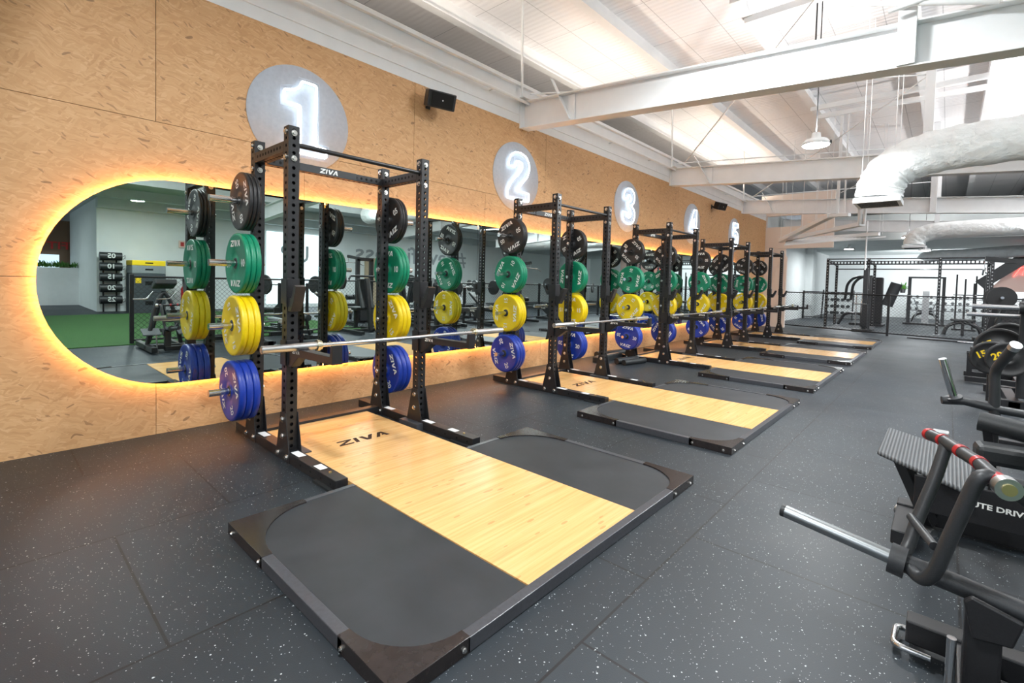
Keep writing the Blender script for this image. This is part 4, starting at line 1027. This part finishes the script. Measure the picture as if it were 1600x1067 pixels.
for x in (-.5, .5): MB().beam((x, 0, .07), (x, 0, 1.85), .10, .12).build('tower', MT['dark'], t); 
MB().beam((-.55, 0, 1.82), (.55, 0, 1.82), .10, .07).build('head_beam', MT['dark'], t)
MB().box((-.1, -.1, .07), (.1, .1, 1.3)).build('weight_stack', MT['steel'], t)
for x in (-.35, .35): MB().tube([(x, -.1, .1), (x*.6, -.1, .6), (x, -.1, 1.0)], .02, 8).build('arm', MT['chrome'], t)
t = thing('trophy_plant', 'dark green potted plant on the ledge behind the far racks', 'plant', (3.0, 28.9, 1.2))
lf = MB()
for k in range(40):
    a_ = random.uniform(0, 2*PI); e_ = random.uniform(.2, 1.3); l_ = random.uniform(.15, .4)
    p = Vector((math.cos(a_)*math.cos(e_)*l_, math.sin(a_)*math.cos(e_)*l_, math.sin(e_)*l_+.2)); s_ = Vector((-math.sin(a_), math.cos(a_), 0))*.035
    lf.add([Vector((0, 0, .18)), p*.6+s_, p, p*.6-s_], [(0, 1, 2, 3)])
lf.build('leaves', MT['leaf'], t); MB().cyl((0, 0, 0), (0, 0, .2), .09, 16, r2=.11).build('pot', MT['black'], t)
# free-standing slim racks with upright bars in the far right
for k, (x, y, lab) in enumerate(((5.0, 22.5, 'black upright bar stand left of the far right rig post'), (5.55, 24.5, 'black upright bar stand furthest right beyond the rig'))):
    t = thing('bar_stand', lab, 'bar stand', (x, y, 0))
    MB().box((-.3, -.25, 0), (.3, .25, .05)).build('base', MT['black'], t)
    for i, dx in enumerate((-.22, 0, .22)): MB().cyl((dx, 0, .05), (dx, .0, 1.9-.15*i), .025, 10).build('upright_bar', MT['black'], t)
    MB().cyl((-.3, 0, 1.2), (.3, 0, 1.2), .02, 8).build('cross_bar', MT['chrome'], t)
for i, (x, y) in enumerate(((5.75, 22.0), (6.05, 22.4))):
    t = thing('medicine_ball', ('red ball resting on the black stand by the far right glow', 'second red ball behind the first at the far right')[i], 'ball', (x, y, 1.02))
    MB().lathe([(.12*math.sin(PI*k/12)+.0005, -.12*math.cos(PI*k/12)) for k in range(13)], 'z', 20).build('ball', MT['redpaint'], t)
tag(MB().box((5.55, 21.8, 0), (6.3, 22.6, .9)).build('storage_cabinet', MT['black'], None, .01), 'black cabinet under the red balls at the far right', 'cabinet')
# pale wall panel with red neon logo and black raking beam at the far right
t = thing('red_neon_sign', 'glowing red neon emblem on a pale pink panel at the far right', 'neon sign', (6.3, 22.9, 0))
MB().prism([(-.75, 1.35), (2.2, 1.35), (2.2, 2.75), (.05, 2.45)], .0, .05, 'xz').build('panel', MT['pale'], t)
nn = MB().tube([(-.05, -.02, 2.42), (.25, -.02, 2.52), (1.0, -.02, 2.52)], .012, 6, caps=True).tube([(-.15, -.02, 1.85), (.0, -.02, 2.15), (.35, -.02, 2.15), (.5, -.02, 1.85)], .006, 6).tube([(.05, -.02, 1.9), (.05, -.02, 2.05), (.18, -.02, 1.9), (.18, -.02, 2.05)], .006, 6)
nn.build('neon_tube', MT['neonred'], t)
MB().beam((-.95, -.1, 1.55), (.1, -.1, 2.5), .1, .34).build('raking_beam', MT['dark'], t)

# ================================================================== SEEN IN THE MIRROR: WALL AT THE FAR SIDE
bt = thing('bag_rack', 'narrow black rack holding weighted bags against the pale corner wall, seen in the mirror', 'rack', (14.8, 2.72, 0))
for y in (-.16, .16): MB().beam((.1, y, 0), (.1, y, 1.75), .04, .04).build('side_post', MT['black'], bt)
for k, (z, num) in enumerate(((1.72, '05'), (1.40, '10'), (1.08, '15'), (.74, '20'), (.38, '25'))):
    t = thing('weight_bag', 'black weighted bag printed %s, %s on the bag rack' % (num, ('topmost', 'second from top', 'middle', 'second from bottom', 'lowest')[k]), 'weight bag', (14.72, 2.72, z), 0, 'weighted bags on the rack')
    MB().cyl((0, -.27, 0), (0, .27, 0), .125, 20).build('bag', MT['vinyl'], t, .03)
    l_ = MB(); put_text(l_, num, .2, basis((-.127, 0, .01), (0, -1, 0), (0, 0, 1)), .004); l_.build('bag_number', MT['print'], t)
    MB().tube([(-.1, .28, .0), (-.1, .33, .05), (-.1, .33, -.05), (-.1, .28, -.08)], .01, 6).build('strap', MT['vinyl'], t)
for k, (z0, z1, mt, lab) in enumerate(((0, .62, 'dgrey', 'dark slate foam jump box at the bottom of the stack'), (.62, 1.22, 'dgrey', 'slate foam jump box second from the bottom, with yellow marking'), (1.22, 1.46, 'grey', 'thin grey foam jump box just below the yellow one'), (1.46, 1.62, 'ygrip', 'thin yellow foam jump box on top of the stack'))):
    t = thing('jump_box', lab, 'jump box', (14.2, 3.5, z0), 0, 'stacked foam jump boxes')
    MB().box((-.45, -.42, 0), (.45, .42, z1-z0-.002)).build('foam_block', MT[mt], t, .012)
    MB().box((-.452, -.1, (z1-z0)*.4), (-.4505, .1, (z1-z0)*.6)).build('hand_slot', MT['hole'], t)
    if k == 1: MB().box((-.452, -.34, .30), (-.4505, -.2, .46)).build('yellow_label', MT['ygrip'], t)
t = thing('fire_extinguisher', 'red fire extinguisher on the pale wall behind the fence, seen in the mirror', 'fire extinguisher', (14.86, 4.67, .3))
MB().lathe([(.001, 0), (.08, .0), (.085, .05), (.085, .42), (.05, .50), (.03, .52), (.001, .54)], 'z', 20).build('cylinder', MT['redpaint'], t)
MB().cyl((0, 0, .5), (0, 0, .58), .025, 10).tube([(0, 0, .55), (-.1, .05, .45), (-.09, .05, .15)], .012, 6).build('hose', MT['black'], t)
tag(MB().box((14.96, 4.55, 2.12), (14.985, 4.8, 2.36)).mat(1).box((14.955, 4.6, 2.17), (14.959, 4.7, 2.31)).build('wall_notice', [MT['pale'], MT['redpaint']]), 'small pink notice on the pale wall above the extinguisher', 'sign')
l_ = MB(); put_text(l_, '#revofitness', 1.12, basis((14.985, 14.4, 2.35), (0, -1, 0), (0, 0, 1)), .012, 1.18)
tag(l_.build('wall_lettering', MT['text']), 'large grey hashtag lettering across the pale opposite wall, seen in the mirror', 'lettering')
l_ = MB(); put_text(l_, 'UP', .95, basis((14.955, 8.5, 2.1), (0, -1, 0), (0, 0, 1)), .01)
tag(l_.build('window_lettering', MT['text']), 'pale letters on the bright window of the opposite wall, seen in the mirror', 'lettering')
# reception half-wall with planting and timber wall behind
struct(MB().box((19, -4, 0), (19.2, 2.42, 1.34)), 'wall_low', MT['white'])
lf = MB()
for k in range(900):
    y = random.uniform(-3.9, 2.4); x = random.uniform(19.0, 19.3); a_ = random.uniform(0, 2*PI); l_ = random.uniform(.08, .28)
    b_ = Vector((x-.02, y, 1.342)); p = b_+Vector((math.cos(a_)*l_*.7, math.sin(a_)*l_*.7, l_)); s_ = Vector((-math.sin(a_), math.cos(a_), 0))*.03
    lf.add([b_, (b_+p)/2+s_, p, (b_+p)/2-s_], [(0, 1, 2, 3)])
tag(lf.build('hedge_planting', MT['leaf']), 'low green planting along the top of the white half wall, seen in the mirror', 'planting', kind='stuff')
tag(MB().box((21.45, -2.5, 1.3), (21.5, 2.1, 1.85)).build('lit_panel', MT['signw']), 'bright white display panel behind the planting, seen in the mirror', 'display')
struct(MB().box((21.6, -7, 0), (21.7, 3, 3.2)), 'wall_timber', MT['brown'])
l_ = MB(); put_text(l_, 'GETFIT', .40, basis((21.55, 2.52, 2.2), (0, -1, 0), (0, 0, 1)), .008, 1.2)
tag(l_.build('red_lettering', MT['redpaint']), 'red capital letters on the timber wall behind the planting, seen in the mirror', 'lettering')
